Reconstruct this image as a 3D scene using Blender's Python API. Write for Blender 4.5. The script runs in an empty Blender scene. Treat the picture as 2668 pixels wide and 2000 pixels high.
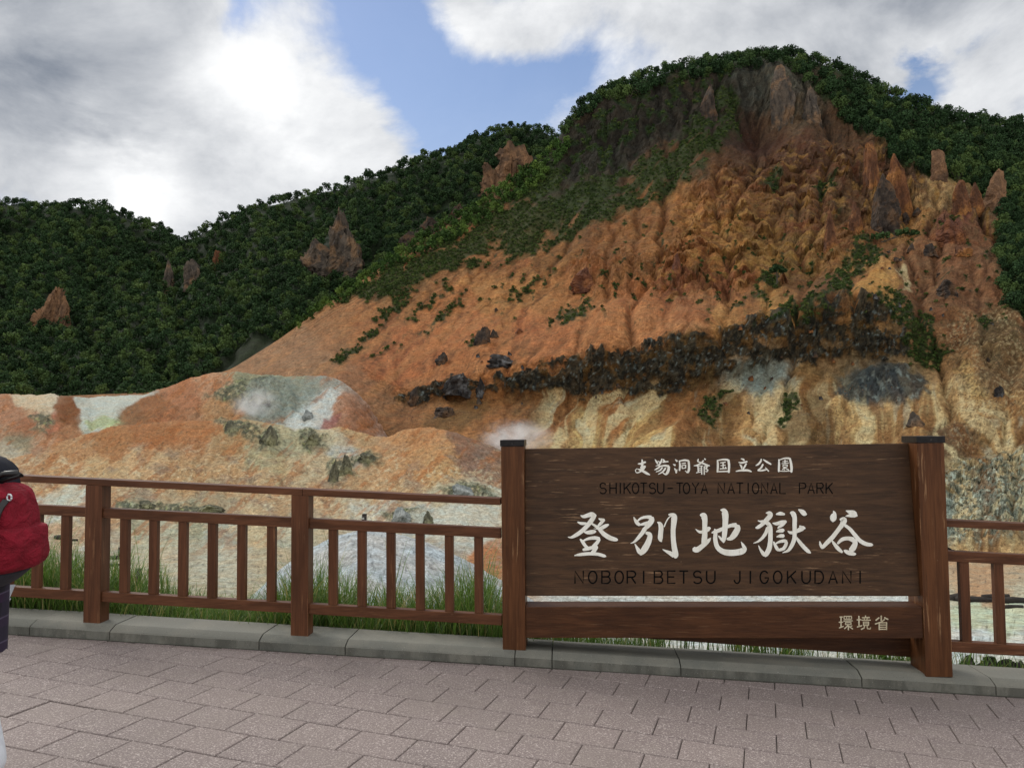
import bpy, bmesh, math, random
import numpy as np
from mathutils import Vector, Matrix
random.seed(7); np.random.seed(7)
sc = bpy.context.scene
COL = sc.collection
# ------------------------------------------------------------------ camera
EYE = 1.72
PITCH, ROLL = math.radians(3.1), 0.010
cam_d = bpy.data.cameras.new('camera'); cam = bpy.data.objects.new('camera', cam_d); COL.objects.link(cam)
cam_d.sensor_width = 36; cam_d.lens = 29.08; cam_d.clip_start = 0.05; cam_d.clip_end = 5000
_f = Vector((0, math.cos(PITCH), math.sin(PITCH))); _r0 = Vector((1, 0, 0)); _u0 = _r0.cross(_f)
_r = math.cos(ROLL)*_r0 - math.sin(ROLL)*_u0; _u = math.sin(ROLL)*_r0 + math.cos(ROLL)*_u0
cam.matrix_world = Matrix(((_r.x, _u.x, -_f.x, 0), (_r.y, _u.y, -_f.y, 0), (_r.z, _u.z, -_f.z, EYE), (0, 0, 0, 1)))
sc.camera = cam
# ------------------------------------------------------------------ light and exposure
SUN_AZ, SUN_EL = math.radians(-46), math.radians(43)
sc.view_settings.view_transform = 'Standard'; sc.view_settings.look = 'None'
sc.view_settings.exposure = 0.0; sc.view_settings.gamma = 1.0; sc.view_settings.use_curve_mapping = False
sun_d = bpy.data.lights.new('sun', 'SUN'); sun = bpy.data.objects.new('sun', sun_d); COL.objects.link(sun)
sun_d.energy = 1.9; sun_d.angle = math.radians(26); sun_d.color = (1.0, 0.96, 0.89)
_sd = Vector((math.sin(SUN_AZ)*math.cos(SUN_EL), math.cos(SUN_AZ)*math.cos(SUN_EL), math.sin(SUN_EL)))
sun.rotation_euler = _sd.to_track_quat('Z', 'Y').to_euler()
sc.cycles.volume_bounces = 2
world = bpy.data.worlds.new('World'); sc.world = world; world.use_nodes = True

class NT:
    """small helper to chain shader nodes"""
    def __init__(s, tree): s.t = tree; s.n = tree.nodes; s.l = tree.links
    def node(s, typ, **kw):
        n = s.n.new(typ)
        for k, v in kw.items(): setattr(n, k, v)
        return n
    def put(s, sock, v):
        if hasattr(v, 'is_output'): s.l.new(v, sock)
        else: sock.default_value = v
    def math(s, op, a, b=None, c=None, clamp=False):
        n = s.node('ShaderNodeMath', operation=op, use_clamp=clamp)
        for i, v in enumerate((a, b, c)):
            if v is not None: s.put(n.inputs[i], v)
        return n.outputs[0]
    def vmath(s, op, a, b=None):
        n = s.node('ShaderNodeVectorMath', operation=op)
        s.put(n.inputs[0], a)
        if b is not None: s.put(n.inputs[1], b)
        return n.outputs['Value'] if op in ('LENGTH', 'DOT_PRODUCT', 'DISTANCE') else n.outputs[0]
    def noise(s, vec, scale, detail=6, rough=0.55, dist=0.0, col=False):
        n = s.node('ShaderNodeTexNoise'); n.inputs['Scale'].default_value = scale
        n.inputs['Detail'].default_value = detail; n.inputs['Roughness'].default_value = rough
        n.inputs['Distortion'].default_value = dist
        if vec is not None: s.l.new(vec, n.inputs['Vector'])
        return n.outputs['Color'] if col else n.outputs[0]
    def ramp(s, x, lo, hi, a=0.0, b=1.0, smooth=True):
        n = s.node('ShaderNodeMapRange', interpolation_type='SMOOTHSTEP' if smooth else 'LINEAR')
        s.put(n.inputs[0], x)
        for i, v in enumerate((lo, hi, a, b)): s.put(n.inputs[1+i], v)
        return n.outputs[0]
    def mix(s, f, a, b, mode='MIX'):
        n = s.node('ShaderNodeMix', data_type='RGBA', blend_type=mode)
        s.put(n.inputs['Factor'], f); s.put(n.inputs[6], a); s.put(n.inputs[7], b)
        return n.outputs[2]
    def mapping(s, vec, scale=(1, 1, 1), rot=(0, 0, 0)):
        n = s.node('ShaderNodeMapping'); s.l.new(vec, n.inputs[0])
        n.inputs['Scale'].default_value = scale; n.inputs['Rotation'].default_value = rot
        return n.outputs[0]
def lin(r, g, b, k=1.0):
    f = lambda c: ((c/255)/12.92 if c/255 <= .04045 else ((c/255+.055)/1.055)**2.4)*k
    return (f(r), f(g), f(b), 1.0)
KP = 2668/2212
def ray(x, y):
    """direction of the view through a point of the photograph, 2212 px wide coordinates"""
    d = _f*(29.08/36*2212) + _r*(x-1106) - _u*(y-829.1)
    return d
def skydir(x, y): return ray(x, y).normalized()

def build_sky():
    w = NT(world.node_tree); w.n.clear()
    geo = w.node('ShaderNodeTexCoord').outputs['Generated']
    nrm = w.vmath('NORMALIZE', geo)
    sky = w.node('ShaderNodeTexSky', sky_type='NISHITA'); sky.sun_disc = False
    sky.sun_elevation = SUN_EL; sky.sun_rotation = SUN_AZ; sky.air_density = 1.1; sky.dust_density = 0.6; sky.ozone_density = 2.0
    n1 = w.noise(w.mapping(nrm, (1, 1, 1.5)), 4.0, 9, .56, .2, col=True)
    warp = w.vmath('SUBTRACT', n1, (.5, .5, .5))
    def scaled(v, k):
        n = w.node('ShaderNodeVectorMath', operation='SCALE'); w.l.new(v, n.inputs[0]); n.inputs[3].default_value = k; return n.outputs[0]
    pos = w.vmath('ADD', nrm, scaled(warp, .20))
    field = lambda vec: w.math('ADD', w.math('MULTIPLY', w.noise(w.mapping(vec, (1, 1, 1.5)), 4.6, 14, .62, .3), .72), w.math('MULTIPLY', w.noise(w.mapping(vec, (1, 1, 1.8)), 1.9, 3, .5, .1), .28))
    f1 = field(nrm)
    sdir = skydir(330, 60)
    f2 = field(w.vmath('ADD', nrm, tuple(Vector((sdir.x+.15, 0, sdir.z+.5)).normalized()*.035)))
    relief = w.math('SUBTRACT', f1, f2)            # the side of each billow that faces the sun is brighter
    def blob(x, y, rx, ry, amp):
        c = skydir(x, y); px = 1/1783
        d = w.vmath('MULTIPLY', w.vmath('SUBTRACT', pos, tuple(c)), (1/(rx*px), 1/(rx*px), 1/(ry*px)))
        l = w.vmath('LENGTH', d)
        return w.math('MULTIPLY', w.math('EXPONENT', w.math('MULTIPLY', w.math('MULTIPLY', l, l), -1.0)), amp)
    def total(items):
        s = None
        for it in items:
            b = blob(*it); s = b if s is None else w.math('ADD', s, b)
        return s
    cover = total([(150, 110, 330, 230, .62), (380, 60, 150, 90, .25), (300, 380, 330, 130, .6), (640, 250, 150, 170, .62), (760, 330, 110, 120, .3),
                   (1560, 30, 420, 110, .62), (2060, 20, 300, 100, .6), (1000, 50, 60, 80, .45), (1120, 90, 60, 60, .3), (2190, 150, 110, 90, .5), (1180, 250, 110, 50, .12),
                   (830, 80, 170, 110, -.66), (545, 60, 50, 90, -.6), (1010, 240, 240, 110, -.72), (1240, 140, 110, 70, -.5), (1985, 165, 120, 36, -.95)])
    dens = w.math('ADD', w.math('MULTIPLY', w.math('SUBTRACT', f1, .5), 2.3), w.math('ADD', cover, -.04))
    sx = w.node('ShaderNodeSeparateXYZ'); w.l.new(nrm, sx.inputs[0])
    over = w.math('MAXIMUM', w.ramp(sx.outputs[2], .50, .72), w.ramp(sx.outputs[1], .45, .15))   # closed cloud overhead and behind, out of view, added to whiten and lift the light
    dens = w.math('ADD', dens, w.math('MULTIPLY', over, .55))
    mask = w.ramp(dens, -.40, .24)
    mask = w.math('MAXIMUM', mask, w.ramp(sx.outputs[2], .42, .10, .06, .45))   # thin bright haze low in the sky
    # the sun stands behind the cloud on the left; thick cloud is greyer than thin cloud
    light = total([(215, 350, 150, 66, .50), (310, 420, 90, 60, .30), (600, 190, 110, 110, .38), (700, 310, 200, 130, .20), (2170, 150, 110, 60, .06), (1150, 200, 200, 90, .2), (2000, 60, 420, 70, -.10), (1500, 20, 300, 60, -.05),
                   (100, 90, 330, 150, -.32), (40, 300, 90, 110, -.18), (1500, 70, 300, 90, .04), (1950, 20, 320, 80, -.16), (360, 470, 70, 34, -.2)])
    bri = w.math('ADD', w.math('ADD', light, .72), w.math('MULTIPLY', relief, 1.55))
    bri = w.math('SUBTRACT', bri, w.math('MULTIPLY', w.ramp(dens, .25, 1.1), .10))
    bri = w.math('ADD', bri, w.math('MULTIPLY', over, .34))  # out-of-view cloud brightened to throw more light on the sign
    ccol = w.mix(w.ramp(bri, .20, 1.05, 0, 1, False), lin(136, 144, 157), lin(253, 254, 255, 1.04))
    b1 = w.node('ShaderNodeBackground'); b1.inputs[1].default_value = .105
    tint = w.mix(1.0, sky.outputs[0], (1.0, 1.02, 1.12, 1), 'MULTIPLY')
    w.l.new(tint, b1.inputs[0])
    b2 = w.node('ShaderNodeBackground'); b2.inputs[1].default_value = 1.0; w.l.new(ccol, b2.inputs[0])
    ms = w.node('ShaderNodeMixShader'); w.l.new(mask, ms.inputs[0]); w.l.new(b1.outputs[0], ms.inputs[1]); w.l.new(b2.outputs[0], ms.inputs[2])
    out = w.node('ShaderNodeOutputWorld'); w.l.new(ms.outputs[0], out.inputs[0])
build_sky()

# ------------------------------------------------------------------ helpers
def tag(o, label=None, cat=None, group=None, kind=None):
    if label: o['label'] = label
    if cat: o['category'] = cat
    if group: o['group'] = group
    if kind: o['kind'] = kind
    return o
def empty(name, loc, label, cat, group=None):
    o = bpy.data.objects.new(name, None); COL.objects.link(o); o.location = loc; o.empty_display_size = .2
    return tag(o, label, cat, group)
def world_loc(o):
    v = Vector(o.location)
    while o.parent: o = o.parent; v += Vector(o.location)
    return v
def link(name, mesh, mat=None, parent=None):
    o = bpy.data.objects.new(name, mesh); COL.objects.link(o)
    if mat is not None: mesh.materials.append(mat)
    if parent is not None: o.parent = parent
    return o
class MB:
    """collects geometry in world coordinates, then links it as one mesh object"""
    def __init__(s): s.v = []; s.f = []; s.sm = []
    def add(s, vs, fs, smooth=False):
        b = len(s.v); s.v += [tuple(v) for v in vs]; s.f += [tuple(b+i for i in f) for f in fs]; s.sm += [smooth]*len(fs)
    def box8(s, p, bevel=0):
        s.add(p, [(0, 3, 2, 1), (4, 5, 6, 7), (0, 1, 5, 4), (1, 2, 6, 5), (2, 3, 7, 6), (3, 0, 4, 7)])
    def obox(s, o, ex, ey, ez):
        o, ex, ey, ez = map(Vector, (o, ex, ey, ez))
        s.box8([o, o+ex, o+ex+ey, o+ey, o+ez, o+ex+ez, o+ex+ey+ez, o+ey+ez])
    def tube(s, pts, rad, n=8, cap=True):
        pts = [Vector(p) for p in pts]; rings = []
        for i, p in enumerate(pts):
            t = (pts[min(i+1, len(pts)-1)]-pts[max(i-1, 0)]).normalized()
            a = t.cross(Vector((0, 0, 1)) if abs(t.z) < .9 else Vector((1, 0, 0))).normalized(); b = t.cross(a)
            r = rad[i] if isinstance(rad, (list, tuple)) else rad
            rings.append([p+(a*math.cos(2*math.pi*k/n)+b*math.sin(2*math.pi*k/n))*r for k in range(n)])
        vs = [v for r in rings for v in r]; fs = []
        for i in range(len(rings)-1):
            for k in range(n): fs.append((i*n+k, i*n+(k+1) % n, (i+1)*n+(k+1) % n, (i+1)*n+k))
        if cap: fs += [tuple(range(n-1, -1, -1)), tuple(range((len(rings)-1)*n, len(rings)*n))]
        s.add(vs, fs, True)
    def build(s, name, mat=None, parent=None, bevel=0.0, origin=None, seg=2):
        o0 = world_loc(parent) if parent is not None else Vector(origin) if origin is not None else Vector((0, 0, 0))
        m = bpy.data.meshes.new(name); m.from_pydata([tuple(Vector(v)-o0) for v in s.v], [], s.f); m.update()
        for p, sm in zip(m.polygons, s.sm): p.use_smooth = sm
        bm = bmesh.new(); bm.from_mesh(m)
        bmesh.ops.recalc_face_normals(bm, faces=bm.faces)
        if bevel: bmesh.ops.bevel(bm, geom=list(bm.edges), offset=bevel, segments=seg, profile=.7, affect='EDGES')
        bm.to_mesh(m); bm.free()
        o = link(name, m, mat, parent)
        if parent is None: o.location = o0
        return o
def mesh_np(name, V, F, mat=None, parent=None, smooth=False, cols=None, origin=(0, 0, 0), attrs=None):
    """fast mesh from numpy; F is (n,4) or (n,3)"""
    V = np.asarray(V, np.float32)-np.asarray(origin, np.float32); F = np.asarray(F, np.int32); k = F.shape[1]
    m = bpy.data.meshes.new(name); m.vertices.add(len(V)); m.vertices.foreach_set('co', V.ravel())
    m.loops.add(F.size); m.loops.foreach_set('vertex_index', F.ravel())
    m.polygons.add(len(F)); m.polygons.foreach_set('loop_start', np.arange(len(F), dtype=np.int32)*k)
    m.polygons.foreach_set('use_smooth', np.full(len(F), smooth)); m.update(calc_edges=True)
    if cols is not None:
        a = m.color_attributes.new('tone', 'FLOAT_COLOR', 'POINT')
        c = np.ones((len(V), 4), np.float32); c[:, :3] = cols; a.data.foreach_set('color', c.ravel())
    for nm, arr in (attrs or {}).items():
        a = m.attributes.new(nm, 'FLOAT', 'POINT'); a.data.foreach_set('value', np.asarray(arr, np.float32))
    o = link(name, m, mat, parent); o.location = origin if parent is None else (0, 0, 0)
    return o
def new_mat(name):
    m = bpy.data.materials.new(name); m.use_nodes = True; t = NT(m.node_tree); t.n.clear()
    bs = t.node('ShaderNodeBsdfPrincipled'); out = t.node('ShaderNodeOutputMaterial'); t.l.new(bs.outputs[0], out.inputs[0])
    return m, t, bs
def bump(t, bs, h, dist, strength=1.0):
    b = t.node('ShaderNodeBump'); b.inputs['Distance'].default_value = dist; b.inputs['Strength'].default_value = strength
    t.l.new(h, b.inputs['Height']); t.l.new(b.outputs[0], bs.inputs['Normal'])
def plain(name, col, rough=.6, var=.25, scale=30, metal=0.0):
    m, t, bs = new_mat(name); c = t.node('ShaderNodeTexCoord').outputs['Object']
    n = t.noise(c, scale, 5)
    dk = tuple(x*(1-var) for x in col[:3])+(1,); lt = tuple(min(1, x*(1+var)) for x in col[:3])+(1,)
    t.l.new(t.mix(t.ramp(n, .3, .7), dk, lt), bs.inputs['Base Color'])
    bs.inputs['Roughness'].default_value = rough; bs.inputs['Metallic'].default_value = metal
    bump(t, bs, n, .003, .4)
    return m
# ---- numpy gradient noise
_rs = np.random.RandomState(11); _perm = _rs.permutation(4096).astype(np.int64)
_ang = _rs.rand(4096)*2*np.pi; _gx, _gy = np.cos(_ang), np.sin(_ang)
def gn(x, y, seed=0):
    xi = np.floor(x).astype(np.int64); yi = np.floor(y).astype(np.int64); xf = x-xi; yf = y-yi
    u = xf*xf*xf*(xf*(xf*6-15)+10); v = yf*yf*yf*(yf*(yf*6-15)+10)
    def g(i, j, dx, dy):
        h = _perm[(_perm[(xi+i+seed*131) & 4095]+yi+j+seed*57) & 4095]
        return _gx[h]*dx+_gy[h]*dy
    a = g(0, 0, xf, yf); b = g(1, 0, xf-1, yf); c = g(0, 1, xf, yf-1); d = g(1, 1, xf-1, yf-1)
    return ((a+(b-a)*u)+((c+(d-c)*u)-(a+(b-a)*u))*v)*1.5
def fbm(x, y, oct=5, seed=0, gain=.5, lac=2.03):
    s = 0; a = 1; t = 0
    for i in range(oct): s = s+a*gn(x, y, seed+i); t += a; a *= gain; x = x*lac+17.3; y = y*lac+5.1
    return s/t
def ridged(x, y, oct=4, seed=0, gain=.5):
    s = 0; a = 1; t = 0
    for i in range(oct): s = s+a*(1-np.abs(gn(x, y, seed+i))*2); t += a; a *= gain; x = x*2.07+9.1; y = y*2.07+3.7
    return s/t
def sstep(x, a, b): t = np.clip((x-a)/(b-a), 0, 1); return t*t*(3-2*t)
# ------------------------------------------------------------------ the pavement, kerb, fence and sign
SL = -0.052                                   # the path falls gently to the right
def z_path(x): return SL*x
def z_kerb(x): return 0.10+SL*x
TA = -0.068                                   # plan direction of kerb and fence
AL = math.atan(TA)
E1 = Vector((math.cos(AL), math.sin(AL), SL*math.cos(AL))); N1 = Vector((-math.sin(AL), math.cos(AL), 0)); Z = Vector((0, 0, 1))
def y_kf(x): return 6.115+TA*x                # kerb face
def y_ff(x): return 6.200+TA*x                # front face of fence posts

def mat_paver():
    m, t, bs = new_mat('paver_stone'); tc = t.node('ShaderNodeTexCoord').outputs['Object']
    n1 = t.noise(tc, 95, 3, .7); n2 = t.noise(tc, 210, 2, .6); n3 = t.noise(tc, 1.3, 4); n4 = t.noise(tc, 6, 4)
    at = t.node('ShaderNodeAttribute', attribute_name='vary').outputs['Fac']
    base = t.mix(at, lin(122, 109, 106), lin(132, 118, 114))
    base = t.mix(t.ramp(n1, .50, .68), base, lin(196, 184, 177))
    base = t.mix(t.ramp(n2, .46, .34), base, lin(88, 76, 74))
    base = t.mix(t.math('MULTIPLY', t.ramp(n3, .42, .68), .35), base, lin(122, 111, 104))
    base = t.mix(t.math('MULTIPLY', t.ramp(n4, .5, .75), .22), base, lin(150, 140, 130))
    t.l.new(base, bs.inputs['Base Color']); bs.inputs['Roughness'].default_value = .75
    bump(t, bs, t.math('ADD', n1, n2), .0035, .8)
    return m
def build_path():
    th = math.radians(17); e1 = np.array([math.cos(th), -math.sin(th)]); e2 = np.array([math.sin(th), math.cos(th)])
    W, Hh, gap, ch = .3415, .3035, .0048, .0045
    V, F, A = [], [], []
    for r in range(-25, 20):
        y0 = 5.18+r*Hh
        for c in range(-30, 32):
            x0 = .185+c*W+(W/2 if r % 2 else 0)
            ctr = e1*(x0+W/2)+e2*(y0+Hh/2)
            if ctr[1] > y_kf(ctr[0])+.28 or ctr[1] < -1.5 or abs(ctr[0]) > 8: continue
            dz = np.random.normal(0, .0011); a = np.random.rand(); tx, ty = np.random.normal(0, .0014, 2)
            b = len(V)
            for (ins, z) in ((0, -.06), (0, -ch), (ch, 0)):
                for (sx, sy) in ((0, 0), (1, 0), (1, 1), (0, 1)):
                    px = x0+(gap/2+ins if sx == 0 else W-gap/2-ins); py = y0+(gap*.85+ins if sy == 0 else Hh-gap*.85-ins)
                    p = e1*px+e2*py
                    V.append((p[0], p[1], z_path(p[0])+z+dz+tx*(px-x0-W/2)+ty*(py-y0-Hh/2))); A.append(a)
            for k in range(2):
                for q in range(4): F.append((b+k*4+q, b+k*4+(q+1) % 4, b+k*4+4+(q+1) % 4, b+k*4+4+q))
            F.append((b+8, b+9, b+10, b+11))
    o = mesh_np('pavement', V, F, mat_paver(), attrs={'vary': A}); tag(o, kind='structure', label='pinkish grey paving slabs laid in running bond', cat='pavement')
    sand = MB(); sand.add([(-30, -30, z_path(-30)-.016), (30, -30, z_path(30)-.016), (30, y_kf(30)+.1, z_path(30)-.016), (-30, y_kf(-30)+.1, z_path(-30)-.016)], [(0, 1, 2, 3)])
    o = sand.build('pavement_joint_bed', plain('joint_dirt', lin(52, 46, 42), .95, .4, 25)); tag(o, kind='structure', label='dark dirt in the joints below the paving slabs', cat='ground')
def mat_kerb():
    m, t, bs = new_mat('kerb_concrete'); tc = t.node('ShaderNodeTexCoord').outputs['Object']
    n1 = t.noise(tc, 3.0, 8, .6); n2 = t.noise(tc, 140, 3, .6); n3 = t.noise(t.mapping(tc, (7, 7, 2.5)), 1, 7, .65)
    at = t.node('ShaderNodeAttribute', attribute_name='vary').outputs['Fac']
    g = t.node('ShaderNodeNewGeometry'); nz = t.node('ShaderNodeSeparateXYZ'); t.l.new(g.outputs['True Normal'], nz.inputs[0])
    base = t.mix(at, lin(98, 99, 92), lin(114, 113, 104))
    base = t.mix(t.math('MULTIPLY', t.ramp(n1, .40, .66), .7), base, lin(126, 123, 112))
    face = t.math('SUBTRACT', 1.0, t.ramp(nz.outputs[2], .3, .8))
    face_dark = t.math('MULTIPLY', face, t.ramp(n3, .38, .62))  # upright faces patchily darker than the top
    base = t.mix(t.math('MULTIPLY', face_dark, .55), base, lin(58, 57, 50))
    base = t.mix(t.ramp(n2, .40, .27), base, lin(60, 60, 56))
    base = t.mix(t.ramp(n2, .66, .75), base, lin(190, 186, 174))
    t.l.new(base, bs.inputs['Base Color']); bs.inputs['Roughness'].default_value = .85
    bump(t, bs, n2, .003, .5)
    return m
def build_kerb():
    joints = [-7.6, -5.7, -3.68, -3.05, -2.02+.12, -1.25, .0, .27, 1.19, 2.45, 3.36, 4.3, 5.6, 7.5]
    V, F, A = [], [], []
    for x0, x1 in zip(joints[:-1], joints[1:]):
        n = 8; prof = [(0, -.2), (0, .062), (.012, .072), (.085, .100), (.40, .100), (.40, -.2)]
        va = random.random(); dz = random.uniform(-.003, .003); dy = random.uniform(-.004, .004); b = len(V)
        for i in range(n+1):
            x = x0+.004+(x1-x0-.008)*i/n
            for (py, pz) in prof:
                jit = (0 if i in (0, n) else random.uniform(-.0012, .0012))
                V.append((x-TA*py, y_kf(x)+py+dy+jit, z_path(x)+pz+dz)); A.append(va)
        m = len(prof)
        for i in range(n):
            for q in range(m-1): F.append((b+i*m+q, b+(i+1)*m+q, b+(i+1)*m+q+1, b+i*m+q+1))
        for e in (0, n):
            q = b+e*m
            F += [(q, q+1, q+4, q+5), (q+1, q+2, q+3, q+4)]
    o = mesh_np('kerb', V, F, mat_kerb(), attrs={'vary': A}); tag(o, kind='structure', label='grey concrete kerb blocks under the fence', cat='kerb')
    # mortar between the blocks and the dark line of dirt along the foot
    mb = MB()
    for x in joints[1:-1]:
        mb.obox((x-.004-TA*.006, y_kf(x)+.007, z_path(x)-.1), (.008, 0, SL*.008), N1*.385, (0, 0, .158))
    mb.obox((-7.6, y_kf(-7.6)-.016, z_path(-7.6)-.02), Vector((15.1, TA*15.1, SL*15.1)), N1*.02, (0, 0, .0235))
    o = mb.build('kerb_joints', plain('mortar', lin(64, 62, 54), .95, .35, 40)); tag(o, kind='structure', label='dark dirt along the kerb foot and joints', cat='ground')

def mat_wood(name, dark, light, axis, streak=None, streak_amt=0.0, sheen=.42, worn=0.0):
    """stained timber; grain runs along axis, pale worn fibres show through in streaks"""
    m, t, bs = new_mat(name); tc = t.node('ShaderNodeTexCoord').outputs['Object']
    ob = t.node('ShaderNodeObjectInfo').outputs['Random']
    off = t.node('ShaderNodeCombineXYZ'); [t.l.new(t.math('MULTIPLY', ob, k), off.inputs[i]) for i, k in enumerate((13.0, 29.0, 7.0))]
    p = t.vmath('ADD', tc, off.outputs[0])
    s = {'x': (1.6, 26, 26), 'z': (26, 26, 1.6)}[axis]; s2 = {'x': (2.2, 60, 60), 'z': (60, 60, 2.2)}[axis]
    g1 = t.noise(t.mapping(p, s), 1.0, 6, .6, .6); g2 = t.noise(t.mapping(p, s2), 1.6, 4, .6)
    big = t.noise(p, 2.0, 4)
    c = t.mix(t.ramp(g1, .30, .70), dark, light)
    c = t.mix(t.math('MULTIPLY', t.ramp(big, .45, .7), .35), c, tuple(x*.62 for x in dark[:3])+(1,))
    c = t.mix(t.math('MULTIPLY', t.ramp(g2, .55, .30), .4), c, tuple(x*.5 for x in dark[:3])+(1,))
    if streak_amt:
        s3 = {'x': (1.3, 20, 34), 'z': (16, 16, 1.1)}[axis]
        s4 = t.noise(t.mapping(p, s3), 1.9, 8, .66)
        where = t.noise(p, 1.7, 3)
        amt = t.math('MULTIPLY', t.ramp(s4, .585, .665), t.ramp(where, .44, .56))
        c = t.mix(t.math('MULTIPLY', amt, streak_amt), c, streak)
    sp = t.noise(p, 60, 3)
    c = t.mix(t.math('MULTIPLY', t.ramp(sp, .73, .78), .55), c, lin(150, 120, 95))
    if worn:
        e = t.node('ShaderNodeBevel', samples=4); e.inputs[0].default_value = .012
        g = t.node('ShaderNodeNewGeometry')
        ed = t.math('SUBTRACT', 1.0, t.vmath('DOT_PRODUCT', e.outputs[0], g.outputs['Normal']))
        wn = t.noise(t.mapping(p, {'x': (3, 14, 14), 'z': (14, 14, 3)}[axis]), 1.0, 6, .7)
        c = t.mix(t.math('MULTIPLY', t.math('MULTIPLY', t.ramp(ed, .03, .2), t.ramp(wn, .5, .62)), worn), c, streak or lin(150, 108, 70))
    t.l.new(c, bs.inputs['Base Color']); bs.inputs['Roughness'].default_value = sheen; bs.inputs['Specular IOR Level'].default_value = .22
    bump(t, bs, t.math('ADD', g2, t.math('MULTIPLY', g1, .6)), .003, .5)
    return m
FW = mat_wood('fence_timber_upright', lin(82, 50, 31), lin(106, 66, 43), 'z', lin(160, 115, 80), .35, .45, .6)
FR = mat_wood('fence_timber_rail', lin(82, 50, 31), lin(108, 68, 45), 'x', lin(165, 120, 85), .3, .42, .6)
SP = mat_wood('sign_post_timber', lin(78, 46, 24), lin(106, 66, 38), 'z', lin(176, 136, 98), .55, .45, 1.0)
SB = mat_wood('sign_panel_timber', lin(62, 43, 28), lin(88, 62, 41), 'x', lin(150, 118, 88), .75, .5, .4)
SBM = mat_wood('sign_beam_timber', lin(66, 39, 22), lin(90, 56, 33), 'x', lin(130, 98, 70), .3, .45, .4)
def fence_pt(x, back, z): return Vector((x-TA*back, y_ff(x)+back, z_kerb(x)+z))
def fbox(mb, x0, x1, b0, b1, z0, z1):
    """box in fence coordinates: along x0..x1, depth b0..b1 behind the post face, height z0..z1 above the kerb (follows its fall)"""
    mb.box8([fence_pt(x0, b0, z0), fence_pt(x1, b0, z0), fence_pt(x1, b1, z0), fence_pt(x0, b1, z0), fence_pt(x0, b0, z1), fence_pt(x1, b0, z1), fence_pt(x1, b1, z1), fence_pt(x0, b1, z1)])
def vbox(mb, x0, x1, b0, b1, z0, z1): fbox(mb, x0, x1, b0, b1, z0, z1)
def build_fence(label, bays, rails, joints):
    x0 = bays[0][0]
    root = empty('timber_fence', fence_pt(x0, .06, 0), label, 'fence', 'brown timber fence along the kerb')
    posts = sorted({p for b in bays for p in (b[2] and [b[0]] or []) + (b[3] and [b[1]] or [])})
    for p in posts:
        m = MB(); vbox(m, p-.066, p+.066, 0, .13, -.003, 1.046); m.build('post', FW, root, .004)
    for (a, b) in rails:
        m = MB(); fbox(m, a+.001, b-.001, .0, .125, 1.047, 1.098); m.build('top_rail', FR, root, .006)
    for (a, b, pa, pb, nb, offs) in bays:
        i0 = a+(.0665 if pa else .0); i1 = b-(.0665 if pb else .0)
        m = MB(); fbox(m, i0, i1, .018, .085, .800, .876); m.build('middle_rail', FR, root, .005)
        m = MB(); fbox(m, i0, i1, .018, .085, .160, .236); m.build('bottom_rail', FR, root, .005)
        for x in offs:
            m = MB(); vbox(m, x-.0325, x+.0325, .026, .074, .2365, .7995); m.build('baluster', FW, root, .003)
    return root
PA, PB = -3.238, -1.618
sp = (PB-PA)/7
bay1 = (PA, PB, True, True, 6, [PA+sp*(i+1) for i in range(6)])
sL = -.095
bay2 = (PB, sL, True, False, 6, [PB+.245+i*.2215 for i in range(6)])
PZ = PA-1.63
bay0 = (PZ, PA, True, True, 6, [PZ+sp*(i+1) for i in range(6)])
build_path(); build_kerb()
build_fence('brown timber fence left of the sign, in front of the grass', [bay0, bay1, bay2], [(PZ-.1, PB+.02), (PB+.02, sL)], [])
# ---- the sign
SW, SD = .178, .27
LX, RX = -.088, 2.912                       # left edges of the two post fronts
ly, ry = 6.194, 5.968
ST = Vector((RX-LX, ry-ly, 0)).normalized(); SN = Vector((-ST.y, ST.x, 0))   # along the sign, and away from the viewer
TOPZ = EYE-.083
sign = empty('park_sign', (1.45, 6.1, z_kerb(1.45)), 'large brown timber sign board with white brush lettering between two capped posts', 'sign board')
caps = plain('cap_metal', lin(34, 32, 32), .35, .3, 40, .6); caps2 = plain('cap_lip', lin(70, 66, 62), .4, .3, 40, .3)
for (x, y) in ((LX, ly), (RX, ry)):
    w = .170 if x < 0 else .186
    o = Vector((x, y, z_kerb(x)-.012)); m = MB(); m.obox(o, ST*w, SN*SD, (0, 0, TOPZ-.048-o.z)); p = m.build('post', SP, sign, .006)
    c = MB(); c.obox(Vector((x, y, TOPZ-.0475))-ST*.006-SN*.006, ST*(w+.012), SN*(SD+.012), (0, 0, .047)); co = c.build('post_cap', caps, p, .003)
    b = MB()
    for k in (.5,):
        b.obox(Vector((x, y, TOPZ-.03))+ST*(w*k-.004)-SN*.009, ST*.008, SN*.004, (0, 0, .008))
    b.build('screw', caps2, p, .001)
# panel: leans back a little
def plane_hit(px, py, P0, nrm):
    d = ray(px, py); o = Vector((0, 0, EYE)); t = (P0-o).dot(nrm)/d.dot(nrm); return o+d*t
LEAN = math.radians(6.0)
PUP = (Z*math.cos(LEAN)+SN*math.sin(LEAN)).normalized(); PN = ST.cross(PUP).normalized()      # points away from the viewer
if PN.y < 0: PN = -PN
P0 = Vector((LX, ly, 0))+SN*.04; P0.z = EYE-1.245
c_bl = plane_hit(1134.5, 1286.5, P0, PN); c_tl = plane_hit(1131.5, 969, P0, PN)
c_br = plane_hit(1999, 1287, P0, PN); c_tr = plane_hit(1968, 957, P0, PN)
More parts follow.
